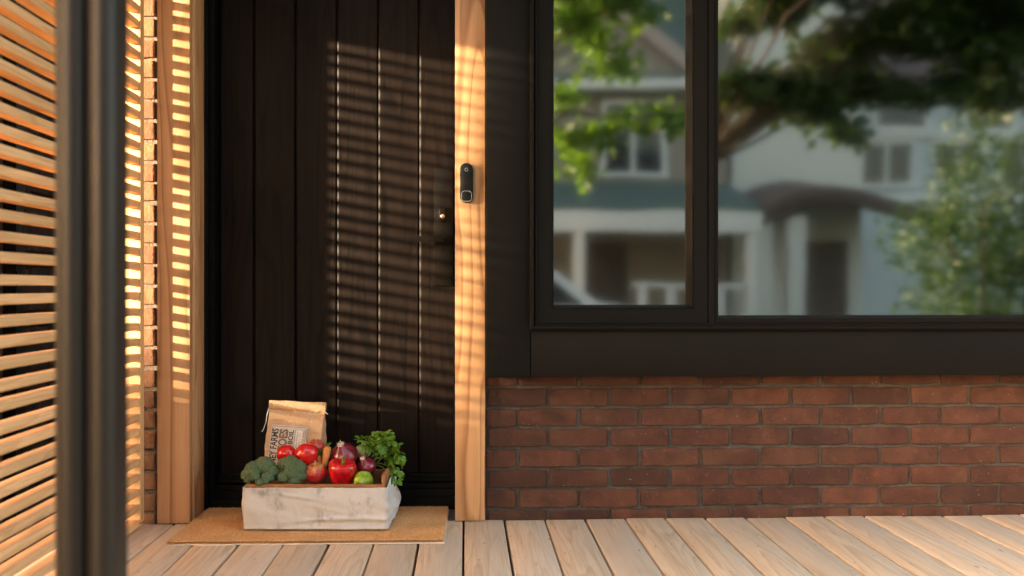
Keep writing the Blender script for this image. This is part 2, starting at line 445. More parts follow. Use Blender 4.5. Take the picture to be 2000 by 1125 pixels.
WX1, WZ1 = 2.90, 2.25
F_ = M['blackframe']
link('outer_frame', frame_me(.2070, WX1 + .003, .627, WZ1 + .003, .013, SY - .020, .06, .014, 0, (.007, .0042)), F_, win)
link('inner_frame', frame_me(.2235, WX1 - .012, .640, WZ1 - .012, .0095, SY - .009, .06, .0085, 0, (.003, .002)), F_, win)
sash = link('sash', frame_me(.2345, .783, .650, WZ1 - .02, .044, SY - .004, .03, .046, .0), F_, win)
link('glazing_bead', frame_me(.2795, .738, .697, WZ1 - .065, .002, SY + .004, -.012, .002, .010), F_, win)
link('mullion', multi([(.786, .806, SY - .006, .06, .6485, WZ1 - .02)]), F_, win)
link('fixed_frame', frame_me(.8085, WX1 - .022, .650, WZ1 - .02, .010, SY - .002, .03, .014, .016), F_, win)
def glassmat():
    m = NT('window_glass'); m.t.nodes.remove(m.b)
    gl = m.n('BsdfGlossy'); gl.inputs['Roughness'].default_value = .045; gl.inputs[0].default_value = (.95, .97, .95, 1)
    tr = m.n('BsdfTransparent'); tr.inputs[0].default_value = (.55, .58, .56, 1)
    v = m.coords(rnd=False); b = m.n('Bump'); b.inputs['Strength'].default_value = .04; b.inputs['Distance'].default_value = .01
    m.l(m.noise(v, 3.5, 1, .4), b.inputs['Height']); m.l(b.outputs[0], gl.inputs['Normal'])
    fr = m.n('Fresnel'); fr.inputs[0].default_value = 1.5
    f = m.math('ADD', m.math('MULTIPLY', fr.outputs[0], .9), .22, True)
    mx = m.n('MixShader'); m.l(f, mx.inputs[0]); m.l(tr.outputs[0], mx.inputs[1]); m.l(gl.outputs[0], mx.inputs[2]); m.l(mx.outputs[0], m.out.inputs[0])
    return m.m
M['glass'] = glassmat()
box('pane', .275, .745, -.020, -.014, .69, WZ1 - .06, M['glass'], win, 0)
box('pane', .816, WX1 - .03, -.020, -.014, .66, WZ1 - .03, M['glass'], win, 0)
# dark room behind the window
rm = multi([(.07, 3.28, 3.4, 3.45, -.2, 2.6), (.07, .12, .065, 3.4, -.2, 2.6), (3.23, 3.28, .065, 3.4, -.2, 2.6), (.12, 3.23, .13, 3.4, -.2, -.15), (.07, 3.28, .14, 3.4, 2.55, 2.6)])
link('room', rm, M['interior'], house)

# ------------------------------------------------------------------ slat screen
scr = tag(empty('slat_screen', (-1.03, -.08, 0)), 'cedar privacy screen of thin horizontal slats left of the door', 'screen')
so = Vector(scr.location)
SX, ST, SH, SP = -1.030, .036, .0238, .0478
S0, S1 = -.0665, -2.30
def slat_me():
    L = S0 - S1
    bm = bmesh.new(); bmesh.ops.create_cube(bm, size=1); bmesh.ops.scale(bm, vec=(ST, L, SH), verts=bm.verts)
    bmesh.ops.bevel(bm, geom=bm.edges[:], offset=.003, segments=2, affect='EDGES', profile=.5)
    return bm_me(bm, 45)
sm = slat_me()
k0 = round((.785 - .03) / SP)
for i in range(-k0, 21):
    z = .785 + SP * i
    link('slat', sm, M['slat'], scr, Vector((SX - ST / 2 + random.uniform(-.001, .001), (S0 + S1) / 2 + random.uniform(-.0015, .001), z + random.uniform(-.0022, .0022))) - so, (random.uniform(-.0012, .0012), random.uniform(-.05, .05), 0))
for (y0, y1, x0, x1) in ((-.065, -.030, -1.085, -1.026), (-1.45, -1.40, -1.115, -1.0655), (-2.25, -2.20, -1.115, -1.0655)):
    o = box('stud', x0, x1, y0, y1, .018, 1.75, M['stud'], scr, .002); o.location -= so
o = box('header', -1.12, -1.02, -2.36, -.03, 1.752, 2.42, M['stud'], scr, .003); o.location -= so
for y in (-.16, -1.2, -2.2):
    o = box('foot_block', -1.07, -1.035, y - .03, y + .03, .0005, .018, M['stud'], scr, .002); o.location -= so

# ------------------------------------------------------------------ metal column in the foreground
col_o = tag(empty('porch_column', (-.541, -1.86, 0)), 'dark brown ribbed metal porch column standing in front of slat screen', 'column')
P = []
def arc(cx, cy, r, a0, a1, n=14):
    return [(cx + r * math.cos(R(a0 + (a1 - a0) * k / n)), cy + r * math.sin(R(a0 + (a1 - a0) * k / n))) for k in range(n + 1)]
P += [(-.045, .032), (-.045, -.006)]
P += arc(-.0175, -.012, .0215, 190, 345)
P += arc(.0245, -.012, .0200, 195, 360)
P += [(.045, .032)]
link('shaft', prism_me(P, .012, 2.42, 50), M['column'], col_o)
link('base_plate', box_me(.12, .10, .012, .002), M['column'], col_o, (0, .003, .006))

# slim black mailbox on the screen, hidden behind the column but for an edge
mb = tag(empty('wall_mailbox', (-1.030, -.500, 1.04)), 'slim black metal box fixed to the slats behind the column', 'mailbox')
link('body', box_me(.030, .24, .225, .004, 2), M['black'], mb, (.0158, 0, 0))
link('lid', box_me(.034, .25, .012, .003, 2), M['black'], mb, (.0178, 0, .119))

# ------------------------------------------------------------------ doorbell
db = tag(empty('doorbell', (.005, -.0163, 1.104)), 'black oval video doorbell on the wooden post beside the door', 'doorbell')
link('body', prism_me(rrect(.043, .128, .0205, 10), 0, .022, 40, .0025), M['plastic'], db, (0, 0, 0), (R(90), 0, 0))
link('lens_ring', lathe_me([(.0058, 0), (.0058, .0010), (.0047, .0012)], 24, 40), M['ring'], db, (0, -.0221, .0425), (R(90), 0, 0))
link('lens', lathe_me([(.0045, 0), (.0042, .0016), (.002, .0024)], 24, 60), M['plastic'], db, (0, -.0222, .0425), (R(90), 0, 0))
def ring_me(w, h, r, t, th):
    a = rrect(w, h, r); b = rrect(w - 2 * t, h - 2 * t, max(r - t, .001)); n = len(a)
    V = [(x, y, 0) for x, y in a] + [(x, y, th) for x, y in a] + [(x, y, th) for x, y in b] + [(x, y, 0) for x, y in b]
    F = [(r_ * n + i, r_ * n + (i + 1) % n, (r_ + 1) * n + (i + 1) % n, (r_ + 1) * n + i) for r_ in range(3) for i in range(n)]
    return raw(V, F, 40)
link('button_ring', ring_me(.0355, .0355, .012, .0022, .0014), M['ring'], db, (0, -.0219, -.0435), (R(90), 0, 0))
link('button', prism_me(rrect(.031, .031, .010), 0, .0022, 40, .0006), M['plastic'], db, (0, -.0219, -.0435), (R(90), 0, 0))

# ------------------------------------------------------------------ doormat
mat_o = tag(empty('doormat', (-.468, -.064, 0)), 'tan coir doormat lying in front of the black door', 'doormat')
mat_o.rotation_euler.z = R(-.9)
MW, MD, MH = .822, .462, .016
pv = NT('coir'); v = pv.coords(rnd=False)
cc = pv.mix(pv.ramp(pv.noise(v, 170, 3, .7), [(.36, 0.0), (.64, 1.0)]), (.62, .30, .10), (.95, .60, .28)); cc = pv.mix(pv.ramp(pv.noise(v, 9, 3, .5), [(.35, 0.0), (.7, .35)]), cc, (.52, .27, .10))
pv.base(cc); pv.set(roughness=.9); pv.bump(pv.noise(v, 420, 3, .7), .8, .004); M['coir'] = pv.m
link('backing', box_me(MW, MD, .005, .001), plain('rubber_backing', (.62, .55, .47), .8), mat_o, (0, 0, .0030))
link('pile', box_me(MW - .006, MD - .006, .0085, .002), M['coir'], mat_o, (0, 0, .0098))
N = 60000
P = np.stack([rng.uniform(-MW / 2 + .002, MW / 2 - .002, N), rng.uniform(-MD / 2 + .002, MD / 2 - .002, N), np.full(N, .012)], 1)
ed = rng.random(N) < .10; P[ed, 1] = -MD / 2 + rng.random(ed.sum()) * .003; P[ed, 2] = .0055 + rng.random(ed.sum()) * .006
a = rng.uniform(0, 2 * math.pi, N); ln = rng.uniform(.003, .0068, N); lean = rng.uniform(0, .55, N)
T = P + np.stack([np.cos(a) * lean * ln, np.sin(a) * lean * ln - ed * .002, ln * (1 - ed * .5)], 1)
w = .0008; sd = np.stack([-np.sin(a) * w, np.cos(a) * w, np.zeros(N)], 1)
V = np.stack([P - sd, P + sd, T], 1).reshape(-1, 3); F = np.arange(N * 3).reshape(-1, 3)
tag(link('fibres', np_mesh(V, F), M['coir'], mat_o), kind='stuff')

# ------------------------------------------------------------------ crate
CW, CD = .432, .268
crate = tag(empty('wooden_crate', (-.4565, -.041, .0195), R(-2.6)), 'low wooden crate wrapped in stained off-white canvas full of vegetables', 'crate')
t = .011
def cpart(name, x0, x1, y0, y1, z0, z1): return box(name, x0, x1, y0, y1, z0, z1, M['crate'], crate, .0015)
cpart('bottom_panel', -CW / 2 + t, CW / 2 - t, -CD / 2 + t, CD / 2 - t, .006, .016)
cpart('front_panel', -CW / 2 + t, CW / 2 - t, -CD / 2 + .001, -CD / 2 + t, .004, .137)
cpart('back_panel', -CW / 2 + t, CW / 2 - t, CD / 2 - t, CD / 2 - .001, .004, .137)
cpart('end_panel', -CW / 2, -CW / 2 + t - .0005, -CD / 2, CD / 2, .004, .137)
cpart('end_panel', CW / 2 - t + .0005, CW / 2, -CD / 2, CD / 2, .004, .166)
def canvas_me():
    per = []  # rounded rectangle perimeter
    hw, hd, r = CW / 2 + .0045, CD / 2 + .0045, .008
    base = rrect(2 * hw, 2 * hd, r, 5); pts = []
    for i in range(len(base)):
        a, b = Vector(base[i]), Vector(base[(i + 1) % len(base)]); L = (b - a).length; n = max(1, int(L / .006))
        for k in range(n): pts.append(a + (b - a) * k / n)
    n = len(pts); m = 30; V = []; F = []
    top0 = .128
    for j in range(m + 1):
        v = j / m
        for i in range(n):
            p = pts[i]; nx = (pts[(i + 1) % n] - pts[i - 1]); nr = Vector((nx.y, -nx.x)).normalized()
            top = top0 + .0016 * mnoise.noise(Vector((p.x * 25, p.y * 25, 3))) + .0012 * mnoise.noise(Vector((p.x * 120, p.y * 120, 1)))
            if nr.x > .7: top += .016 * (1 - abs(p.y / hd))
            z = .001 + (top - .001) * v
            q = Vector((p.x * 9, p.y * 9, z * 16))
            fold = mnoise.noise(q) * .0065 + mnoise.noise(Vector((p.x * 26 + z * 30, p.y * 26, z * 45))) * .0034
            # long drag folds on the front and a bulge low on the right end
            if nr.y < -.7:
                fold += .011 * math.exp(-((z - .022 - .012 * math.sin((p.x + .1) * 7)) / .007) ** 2) * (.5 + .5 * math.tanh((p.x + .02) * 20))
                fold += .0060 * math.exp(-((z - .108 + .16 * (p.x + .1)) / .005) ** 2) * max(0, 1 - abs(p.x + .06) / .12)
                fold += .0045 * math.exp(-((p.x + .055 + .25 * (z - .05)) / .0045) ** 2) * math.exp(-((z - .045) / .035) ** 2)
                fold += .0040 * math.exp(-((z - .060 + .22 * (p.x - .05)) / .005) ** 2) * max(0, 1 - abs(p.x - .06) / .13)
            if nr.x > .7: fold += .014 * math.exp(-((z - .05) / .035) ** 2) * (.6 + .4 * math.sin(p.y * 22))
            if z < .014: fold += .004 * (1 - z / .014)
            fold = max(fold, -.0015) + .0025
            V.append((p.x + nr.x * fold, p.y + nr.y * fold, z))
    for j in range(m):
        for i in range(n): F.append((j * n + i, j * n + (i + 1) % n, (j + 1) * n + (i + 1) % n, (j + 1) * n + i))
    return raw(V, F, 179)
cv = NT('stained_canvas'); v = cv.coords(rnd=False)
cb = cv.mix(cv.noise(v, 30, 4, .6), (.60, .595, .595), (.75, .745, .75))
st = cv.math('MULTIPLY', cv.ramp(cv.noise(cv.scale(v, (1.4, 1.4, .8)), 16, 6, .72, .3), [(.52, 0.0), (.66, 1.0)]), cv.ramp(cv.noise(v, 6, 2, .5), [(.46, 0.0), (.60, 1.0)]))
cb = cv.mix(cv.math('MULTIPLY', st, .62), cb, (.20, .195, .215))
cb = cv.mix(cv.ramp(cv.noise(v, 11, 4, .6), [(.6, 0.0), (.78, .5)]), cb, (.40, .33, .27))
cv.base(cb); cv.set(roughness=.95)
wv = cv.n('TexWave', wave_type='BANDS', bands_direction='X'); cv.l(v, wv.inputs[0]); wv.inputs['Scale'].default_value = 260
cv.bump(cv.math('ADD', cv.noise(v, 60, 5, .7), cv.math('MULTIPLY', wv.outputs['Fac'], .4)), .7, .004); M['canvas'] = cv.m
co = link('canvas_cover', canvas_me(), M['canvas'], crate)
sol = co.modifiers.new('thickness', 'SOLIDIFY'); sol.thickness = .0012; sol.offset = -1
co['label'] = 'off-white stained canvas wrapped round the crate'
# hidden crumpled paper that carries the vegetables
bm = bmesh.new(); bmesh.ops.create_grid(bm, x_segments=30, y_segments=20, size=.5)
for vx in bm.verts:
    p = vx.co; vx.co = Vector((p.x * (CW - 2 * t - .004), p.y * (CD - 2 * t - .004), .108 + .012 * mnoise.noise(Vector((p.x * 9, p.y * 7, 5)))))
top = bm_me(bm, 20)
o = tag(link('packing_paper', top, plain('kraft_dark', (.16, .10, .055), .8), None, crate.location, (0, 0, R(-2.6))), 'crumpled brown packing paper under the vegetables in the crate', 'paper')
o.modifiers.new('thickness', 'SOLIDIFY').thickness = .004

# ------------------------------------------------------------------ paper bag
M['kraft'] = None
kp = NT('kraft_paper'); v = kp.coords(rnd=False)
kc = kp.mix(kp.noise(v, 22, 5, .65), (.40, .24, .13), (.62, .42, .255)); kc = kp.mix(kp.ramp(kp.noise(v, 60, 4, .7), [(.6, 0.0), (.75, .5)]), kc, (.26, .15, .075))
kp.base(kc); kp.set(roughness=.8); kp.bump(kp.math('ADD', kp.noise(v, 35, 4, .6, .6), kp.math('MULTIPLY', kp.noise(v, 12, 3, .6, 1.0), 1.4)), .9, .010); M['kraft'] = kp.m
bag = tag(empty('paper_bag', (-.566, .040, .108), R(-6)), 'brown paper farm bag with rolled top and printed label standing in the crate', 'bag')
bag.rotation_euler.y = R(3.2); bag.rotation_euler.x = R(-2)
BW, BD, BHt = .186, .088, .252
def bag_me():
    m, V, F = 36, [], []
    def ring(z):
        k = max(0, (z - .13) / (BHt - .13)); d = BD * (1 - .80 * k ** 1.2); w = BW * (1 - .03 * math.sin(z / BHt * math.pi))
        P = []
        nx, ny = 30, 12
        for i in range(nx): P.append((-w / 2 + w * i / nx, -d / 2))
        for i in range(ny):
            tt = i / ny; gus = -.022 * k ** .5 * math.sin(tt * math.pi) * (1.2 if k > 0 else 0) + .008 * (1 - k) * math.sin(tt * math.pi)
            P.append((w / 2 + gus, -d / 2 + d * tt))
        for i in range(nx): P.append((w / 2 - w * i / nx, d / 2))
        for i in range(ny):
            tt = i / ny; gus = -.022 * k ** .5 * math.sin(tt * math.pi) * (1.2 if k > 0 else 0) + .008 * (1 - k) * math.sin(tt * math.pi)
            P.append((-w / 2 - gus, d / 2 - d * tt))
        return P
    n = None
    for j in range(m + 1):
        z = BHt * j / m; P = ring(z); n = len(P)
        for (x, y) in P:
            q = Vector((x * 13, y * 13, z * 13)); amp = .0048 if z > .02 else .001
            dv = mnoise.noise_vector(q) * amp + mnoise.noise_vector(q * 3) * .0026
            V.append((x + dv.x, y + dv.y * 1.2 + (.0018 if y < 0 else 0), z + dv.z * .4))
    for j in range(m):
        for i in range(n): F.append((j * n + i, j * n + (i + 1) % n, (j + 1) * n + (i + 1) % n, (j + 1) * n + i))
    F.append(tuple(reversed(range(n)))); F.append(tuple(m * n + i for i in range(n)))
    return raw(V, F, 25)
link('body', bag_me(), M['kraft'], bag)
def roll_me():
    V, F = [], []; n, m = 40, 14
    for j in range(m):
        a = 2 * math.pi * j / m
        for i in range(n + 1):
            x = -BW / 2 - .001 + (BW + .002) * i / n
            zc = BHt + .0135 + .0014 * mnoise.noise(Vector((x * 20, 0, 9)))
            rz = .0145 + .0035 * (i / n); ry = .0085
            V.append((x, math.copysign(abs(math.cos(a)) ** .55, math.cos(a)) * ry + .0008 * mnoise.noise(Vector((x * 60, a, 2))) - .004, zc + math.copysign(abs(math.sin(a)) ** .7, math.sin(a)) * rz + .0008 * mnoise.noise(Vector((x * 40, a, 7)))))
    for j in range(m):
        for i in range(n): F.append((j * (n + 1) + i, ((j + 1) % m) * (n + 1) + i, ((j + 1) % m) * (n + 1) + i + 1, j * (n + 1) + i + 1))
    F.append(tuple(j * (n + 1) for j in range(m))); F.append(tuple(j * (n + 1) + n for j in reversed(range(m))))
    return raw(V, F, 35)
link('rolled_top', roll_me(), M['kraft'], bag)
M['twine'] = plain('white_twine', (.70, .68, .64), .9, .1, 50, .4)
link('string', tube_me([(-BW / 2 - .001, -.008, BHt + .004), (-BW / 2 - .005, -.012, BHt - .02), (-BW / 2 - .006, -.016, BHt - .045), (-BW / 2 - .012, -.018, BHt - .068), (-BW / 2 - .017, -.018, BHt - .076)], .0017, 6), M['twine'], bag)
link('string', tube_me([(BW / 2, -.008, BHt + .002), (BW / 2 + .006, -.010, BHt - .003), (BW / 2 + .011, -.010, BHt - .006)], .0014, 6), M['twine'], bag)
# the printed label lies on the front of the bag
LW, LH, LX, LZ = .118, .150, -.015, .128
def label_y(x, z):
    k = max(0, (z - .13) / (BHt - .13)); return -BD * (1 - .80 * k ** 1.2) / 2 - .0036
def curved(me2d, off):
    """drape a flat xz mesh over the front face of the bag"""
    for vx in me2d.vertices:
        x, z = vx.co.x, vx.co.z; vx.co.y = label_y(x, z) - off
    me2d.update(); return me2d
def rr_grid(cx, cz, w, h, r, step=.006):
    bm = bmesh.new(); vs_ = [bm.verts.new((cx + x, 0, cz + z)) for x, z in rrect(w, h, r, 4)]
    bm.faces.new(vs_)
    k = int(h / step)
    for i in range(1, k):
        bmesh.ops.bisect_plane(bm, geom=bm.verts[:] + bm.edges[:] + bm.faces[:], plane_co=(0, 0, cz - h / 2 + h * i / k), plane_no=(0, 0, 1))
    bmesh.ops.recalc_face_normals(bm, faces=bm.faces)
    return bm_me(bm, None)
lab = link('label', curved(rr_grid(LX, LZ, LW, LH, .006), .0006), plain('label_paper', (.55, .50, .44), .8, .15, 40), bag)
ink = plain('black_ink', (.035, .03, .03), .7)
inkb = plain('brown_ink', (.42, .23, .10), .7)
def strip(name, cx, cz, w, h, mat, off=.0012): link(name, curved(rr_grid(cx, cz, w, h, min(w, h) * .2), off), mat, lab)
def text(s, cx, ztop, length, cap, mat, weight=0.0, off=.0014, name='lettering'):
    """a line of lettering that reads upwards and ends at ztop"""
    cu = bpy.data.curves.new('txt', 'FONT'); cu.body = s; cu.size = cap / .72; cu.align_y = 'CENTER'; cu.offset = weight; cu.resolution_u = 3
    to = bpy.data.objects.new('txt', cu); C.objects.link(to); bpy.context.view_layer.update()
    dg = bpy.context.evaluated_depsgraph_get(); me = bpy.data.meshes.new_from_object(to.evaluated_get(dg))
    bpy.data.objects.remove(to); bpy.data.curves.remove(cu)
    xs_ = [v_.co.x for v_ in me.vertices]; x0, x1 = min(xs_), max(xs_)
    for vx in me.vertices:
        x, y = (vx.co.x - x1) / (x1 - x0) * length, vx.co.y; vx.co = Vector((cx - y, 0, ztop + x))
    me.materials.clear()
    link(name, curved(me, off), mat, lab)
for (cx, cz, w, h) in ((LX, LZ + LH / 2 - .0035, LW - .008, .0012), (LX - LW / 2 + .0035, LZ, .0012, LH - .010), (LX + LW / 2 - .0035, LZ, .0012, LH - .010)): strip('border', cx, cz, w, h, ink)
LT = LZ + LH / 2
text('NEY FARMS', LX - .0435, LT - .011, .112, .0215, ink, .0009)
text('TOES', LX - .0150, LT - .011, .074, .0270, ink, .0016)
text('TOES', LX - .0150, LT - .0115, .073, .0265, inkb, -.0007, .0019)
text('BOIL', LX + .0095, LT - .013, .044, .0160, ink, .0006)
text('OR', LX + .0075, LT - .064, .014, .0095, ink, .0004)
strip('underline', LX + .0150, LT - .071, .0008, .015, ink)
strip('rule', LX + .0215, LT - .070, .0009, .122, ink)
strip('date_box', LX + .0345, LT - .046, .021, .066, plain('label_white', (.70, .67, .62), .8), .0010)
text('Date Packed', LX + .0290, LT - .018, .050, .0050, ink, 0, .0016)
text('day / 10', LX + .0375, LT - .022, .042, .0065, inkb, 0, .0016)
text('PRODUCT OF CANADA', LX + .0500, LT - .012, .064, .0040, ink, 0)
strip('rule', LX + .039, LT - .084, .030, .0009, ink)
# dark print on the right gusset
for (z0, h) in ((.185, .018), (.160, .012), (.140, .008)):
    link('side_print', box_me(.0006, .013, h, 0), plain('blue_grey_ink', (.10, .10, .11), .8), bag, (BW / 2 - .012 + .06 * (BHt - z0 - .08), -.004, z0), (R(8), R(-10), 0))

# ------------------------------------------------------------------ vegetables
def veg(name, label, cat, loc, rot=(0, 0, 0), group=None):
    o = empty(name, loc); o.rotation_euler = rot; return tag(o, label, cat, group)
def skinmat(name, a, b, scale=8, rough=.22, speck=None, lo=.4, hi=.65, coat=.3):
    m = NT(name); v = m.coords(rnd=False)
    col = m.mix(m.ramp(m.noise(v, scale, 3, .6), [(lo, 0.0), (hi, 1.0)]), a, b)
    if speck: col = m.mix(m.ramp(m.noise(v, 240, 2, .5), [(.55, 0.0), (.66, .8)]), col, speck)
    m.base(col); m.set(roughness=rough); m.b.inputs['Coat Weight'].default_value = coat
    m.b.inputs['Subsurface Weight'].default_value = .08; m.b.inputs['Subsurface Radius'].default_value = (.004, .002, .001)
    m.bump(m.noise(v, 60, 3, .5), .05, .002)
    return m.m
M['tomato'] = skinmat('tomato_skin', (.68, .014, .014), (.50, .007, .009), 20, .16, None, .4, .65, .5)
M['pepper'] = skinmat('pepper_skin', (.62, .010, .014), (.44, .004, .009), 15, .12, None, .4, .65, .6)
M['red_onion'] = skinmat('red_onion_skin', (.16, .010, .026), (.26, .025, .05), 30, .25, None, .45, .7, .4)
M['lime'] = skinmat('green_apple_skin', (.28, .42, .03), (.20, .36, .02), 25, .25, None)
M['pepper_stem'] = plain('pepper_stem', (.12, .24, .03), .5, .2, 60)
M['root'] = plain('dry_root', (.52, .42, .33), .9, .3, 90, .3)
M['carrot'] = skinmat('carrot_skin', (.62, .27, .09), (.50, .19, .05), 40, .5, None, .4, .65, 0)
M['garlic'] = plain('pale_bulb', (.68, .52, .40), .5, .1, 40)
def applemat(name, top):
    m = NT(name); tc = m.n('TexCoord'); v = tc.outputs['Object']; sep = m.n('SeparateXYZ'); m.l(v, sep.inputs[0])
    st_ = m.noise(m.scale(v, (120, 120, 18)), 1, 3, .6)
    h = m.math('ADD', m.math('MULTIPLY', sep.outputs[2], 20), m.math('MULTIPLY', m.math('SUBTRACT', st_, .5), 1.6))
    col = m.mix(m.ramp(h, [(.30, 0.0), (.62, 1.0)]), (.46, .022, .028), top)
    col = m.mix(m.ramp(m.noise(v, 260, 2, .5), [(.58, 0.0), (.68, .55)]), col, (.62, .30, .10))
    m.base(col); m.set(roughness=.28); m.b.inputs['Coat Weight'].default_value = .2
    return m.m
M['apple'] = applemat('apple_skin', (.55, .30, .09)); M['apple2'] = applemat('apple_skin_red', (.50, .10, .05))

def ball_prof(r, squash=1.0, dip=.25, n=22, bot=.12):
    P = []
    for i in range(n + 1):
        a = math.pi * i / n          # from the bottom up
        rr = r * math.sin(a); z = -r * squash * math.cos(a)
        if z > 0: z -= dip * r * math.exp(-(rr / (r * .33)) ** 2)
        else: z += bot * r * math.exp(-(rr / (r * .35)) ** 2)
        P.append((max(rr, .0004), z))
    return P
def tomato(loc, r, label, rot, long=1.0):
    o = veg('tomato', label, 'tomato', loc, rot)
    fn = lambda a, rr, z: (rr * (1 + .018 * math.cos(5 * a + 1) + .02 * math.cos(2 * a)), z)
    link('skin', lathe_me(ball_prof(r, .90 * long, .14), 32, 179, fn), M['tomato'], o)
    V, F = [], []
    for k in range(5):
        a = k * 2 * math.pi / 5
        b = len(V); V += [(.002 * math.cos(a + 1.5), .002 * math.sin(a + 1.5), 0), (r * .3 * math.cos(a + .2), r * .3 * math.sin(a + .2), .003), (r * .5 * math.cos(a), r * .5 * math.sin(a), .001), (r * .3 * math.cos(a - .2), r * .3 * math.sin(a - .2), .003), (.002 * math.cos(a - 1.5), .002 * math.sin(a - 1.5), 0)]
        F.append((b, b + 1, b + 2, b + 3, b + 4))
    link('calyx', raw(V, F), M['pepper_stem'], o, (0, 0, r * .90 * long * .92))
    return o
tomato((-.569, -.055, .231), .032, 'smaller glossy red tomato behind the broccoli, left one', (R(-70), R(20), 0), 1.05)
tomato((-.506, -.062, .231), .0385, 'larger glossy red tomato with bright highlight before the paper bag', (R(-60), R(-25), 0))
def apple(loc, r, label, rot, mat):
    o = veg('apple', label, 'apple', loc, rot)
    fn = lambda a, rr, z: (rr * (1 + .02 * math.cos(5 * a) * (1 if z < 0 else .4)), z)
    link('skin', lathe_me(ball_prof(r, .92, .34), 32, 179, fn), mat, o)
    link('stem', tube_me([(0, 0, r * .55), (.001, 0, r * .8), (.004, .001, r * 1.12)], [.0016, .0012, .0018], 6), M['root'], o)
apple((-.473, -.085, .176), .0365, 'speckled red and yellow apple with a stem in front of the carrot', (R(12), R(-6), 0), M['apple'])
apple((-.484, -.012, .245), .0310, 'speckled red apple behind the larger tomato', (R(10), R(4), 0), M['apple2'])

# bell pepper
pp = veg('bell_pepper', 'glossy red bell pepper with a thick green stem', 'pepper', (-.389, -.098, .176), (R(10), R(2), R(12)))
prof = [(.001, -.036), (.014, -.0385), (.026, -.036), (.034, -.028), (.040, -.012), (.0455, .008), (.0475, .022), (.045, .033), (.037, .0405), (.026, .0415), (.015, .036), (.007, .030), (.001, .029)]
fn = lambda a, r, z: (r * (1 - .17 * (abs(math.cos(2 * a)) ** 6) * (1 if r > .01 else 0) + .03 * math.cos(a + 1)), z - .004 * (abs(math.cos(2 * a)) ** 4) * (1 if .01 < r < .045 and z > .02 else 0))
def smooth_prof(p, k=3):
    out = []
    for i in range(len(p) - 1):
        p0, p1, p2, p3 = p[max(i - 1, 0)], p[i], p[i + 1], p[min(i + 2, len(p) - 1)]
        for j in range(k):
            t_ = j / k
            out.append(tuple(.5 * (2 * p1[c] + (p2[c] - p0[c]) * t_ + (2 * p0[c] - 5 * p1[c] + 4 * p2[c] - p3[c]) * t_ ** 2 + (3 * p1[c] - p0[c] - 3 * p2[c] + p3[c]) * t_ ** 3) for c in (0, 1)))
    out.append(p[-1]); return [(max(r, .0005), z) for r, z in out]
link('flesh', lathe_me(smooth_prof(prof), 48, 179, fn), M['pepper'], pp)
link('stem', tube_me([(0, 0, .028), (.001, -.001, .037), (.0035, -.002, .049), (.006, -.003, .057)], [.0085, .0052, .0048, .0058], 8), M['pepper_stem'], pp)

def onion(loc, r, label, rot, tuft):
    o = veg('red_onion', label, 'onion', loc, rot)
    P = ball_prof(r, .88, -.28, 24, 0)
    link('skin', lathe_me(P, 30, 179, lambda a, rr, z: (rr * (1 + .01 * math.cos(9 * a)), z)), M['red_onion'], o)
    V, F = [], []
    for k in range(46):
        a = random.uniform(0, 6.28); l_ = random.uniform(.5, 1) * tuft; b = len(V); rr = random.uniform(.001, r * .20)
        p0 = Vector((rr * math.cos(a), rr * math.sin(a), r * 1.06)); p1 = p0 + Vector((math.cos(a) * l_ * .8, math.sin(a) * l_ * .8, l_ * .5))
        s_ = Vector((-math.sin(a), math.cos(a), 0)) * .0009
        V += [p0 - s_, p0 + s_, p1 + Vector((0, 0, -.001))]; F.append((b, b + 1, b + 2))
    link('roots', raw(V, F), M['root'], o)
    link('root_collar', lathe_me([(r * .26, -.002), (r * .22, .002), (r * .10, .004)], 14, 60), M['root'], o, (0, 0, r * 1.055))
onion((-.388, -.035, .222), .0455, 'large dark red onion lying behind the bell pepper', (R(28), R(-14), 0), .011)
onion((-.315, -.055, .190), .0310, 'small red onion with pale roots behind the green apple', (R(22), R(-22), 0), .010)
# pale papery patch where the big onion is peeled
# green apple
ga = veg('green_apple', 'small bright green apple in the front right corner of the crate', 'apple', (-.3185, -.118, .158), (R(35), R(15), 0))
link('skin', lathe_me(ball_prof(.0315, .84, .22), 32, 179, lambda a, rr, z: (rr * (1 + .03 * math.cos(5 * a + .5)), z)), M['lime'], ga)
link('stem', tube_me([(0, 0, .018), (.001, 0, .026), (.002, .001, .031)], [.0014, .0011, .0016], 6), M['root'], ga)
# carrots
def carrot(loc, L, r, rot, label):
    o = veg('carrot', label, 'carrot', loc, rot)
    prof = [(.001, -L)] + [(r * (.25 + .75 * ((i + 1) / 12) ** .8) * (1 + .03 * math.sin(i * 2.1)), -L + L * (i + .6) / 12) for i in range(12)] + [(r * .9, .003), (r * .5, .006), (.001, .0055)]
    link('root', lathe_me(prof, 20, 60), M['carrot'], o)
    for k in range(5):
        a = k * 1.257; link('stalk', tube_me([(0, 0, .004), (.003 * math.cos(a), .003 * math.sin(a), .011), (.010 * math.cos(a), .010 * math.sin(a), .020)], [.0014, .0011, .0008], 5), M['pepper_stem'], o)
carrot((-.4385, -.066, .251), .135, .0125, (R(4), R(11), 0), 'upright pale orange carrot between the apple and the bell pepper')
carrot((-.468, -.052, .220), .11, .0085, (R(6), R(-8), 0), 'thin orange carrot tip showing behind the speckled apple')
gb = veg('garlic_bulb', 'pale pinkish garlic bulb half hidden under the parsley leaves', 'garlic', (-.334, .010, .228), (R(10), R(10), 0))
link('skin', lathe_me(ball_prof(.026, .8, -.35, 20, 0), 24, 179, lambda a, rr, z: (rr * (1 + .05 * math.cos(8 * a)), z)), M['garlic'], gb)
link('stem', tube_me([(0, 0, .024), (.001, 0, .036)], [.004, .003], 7), M['garlic'], gb)

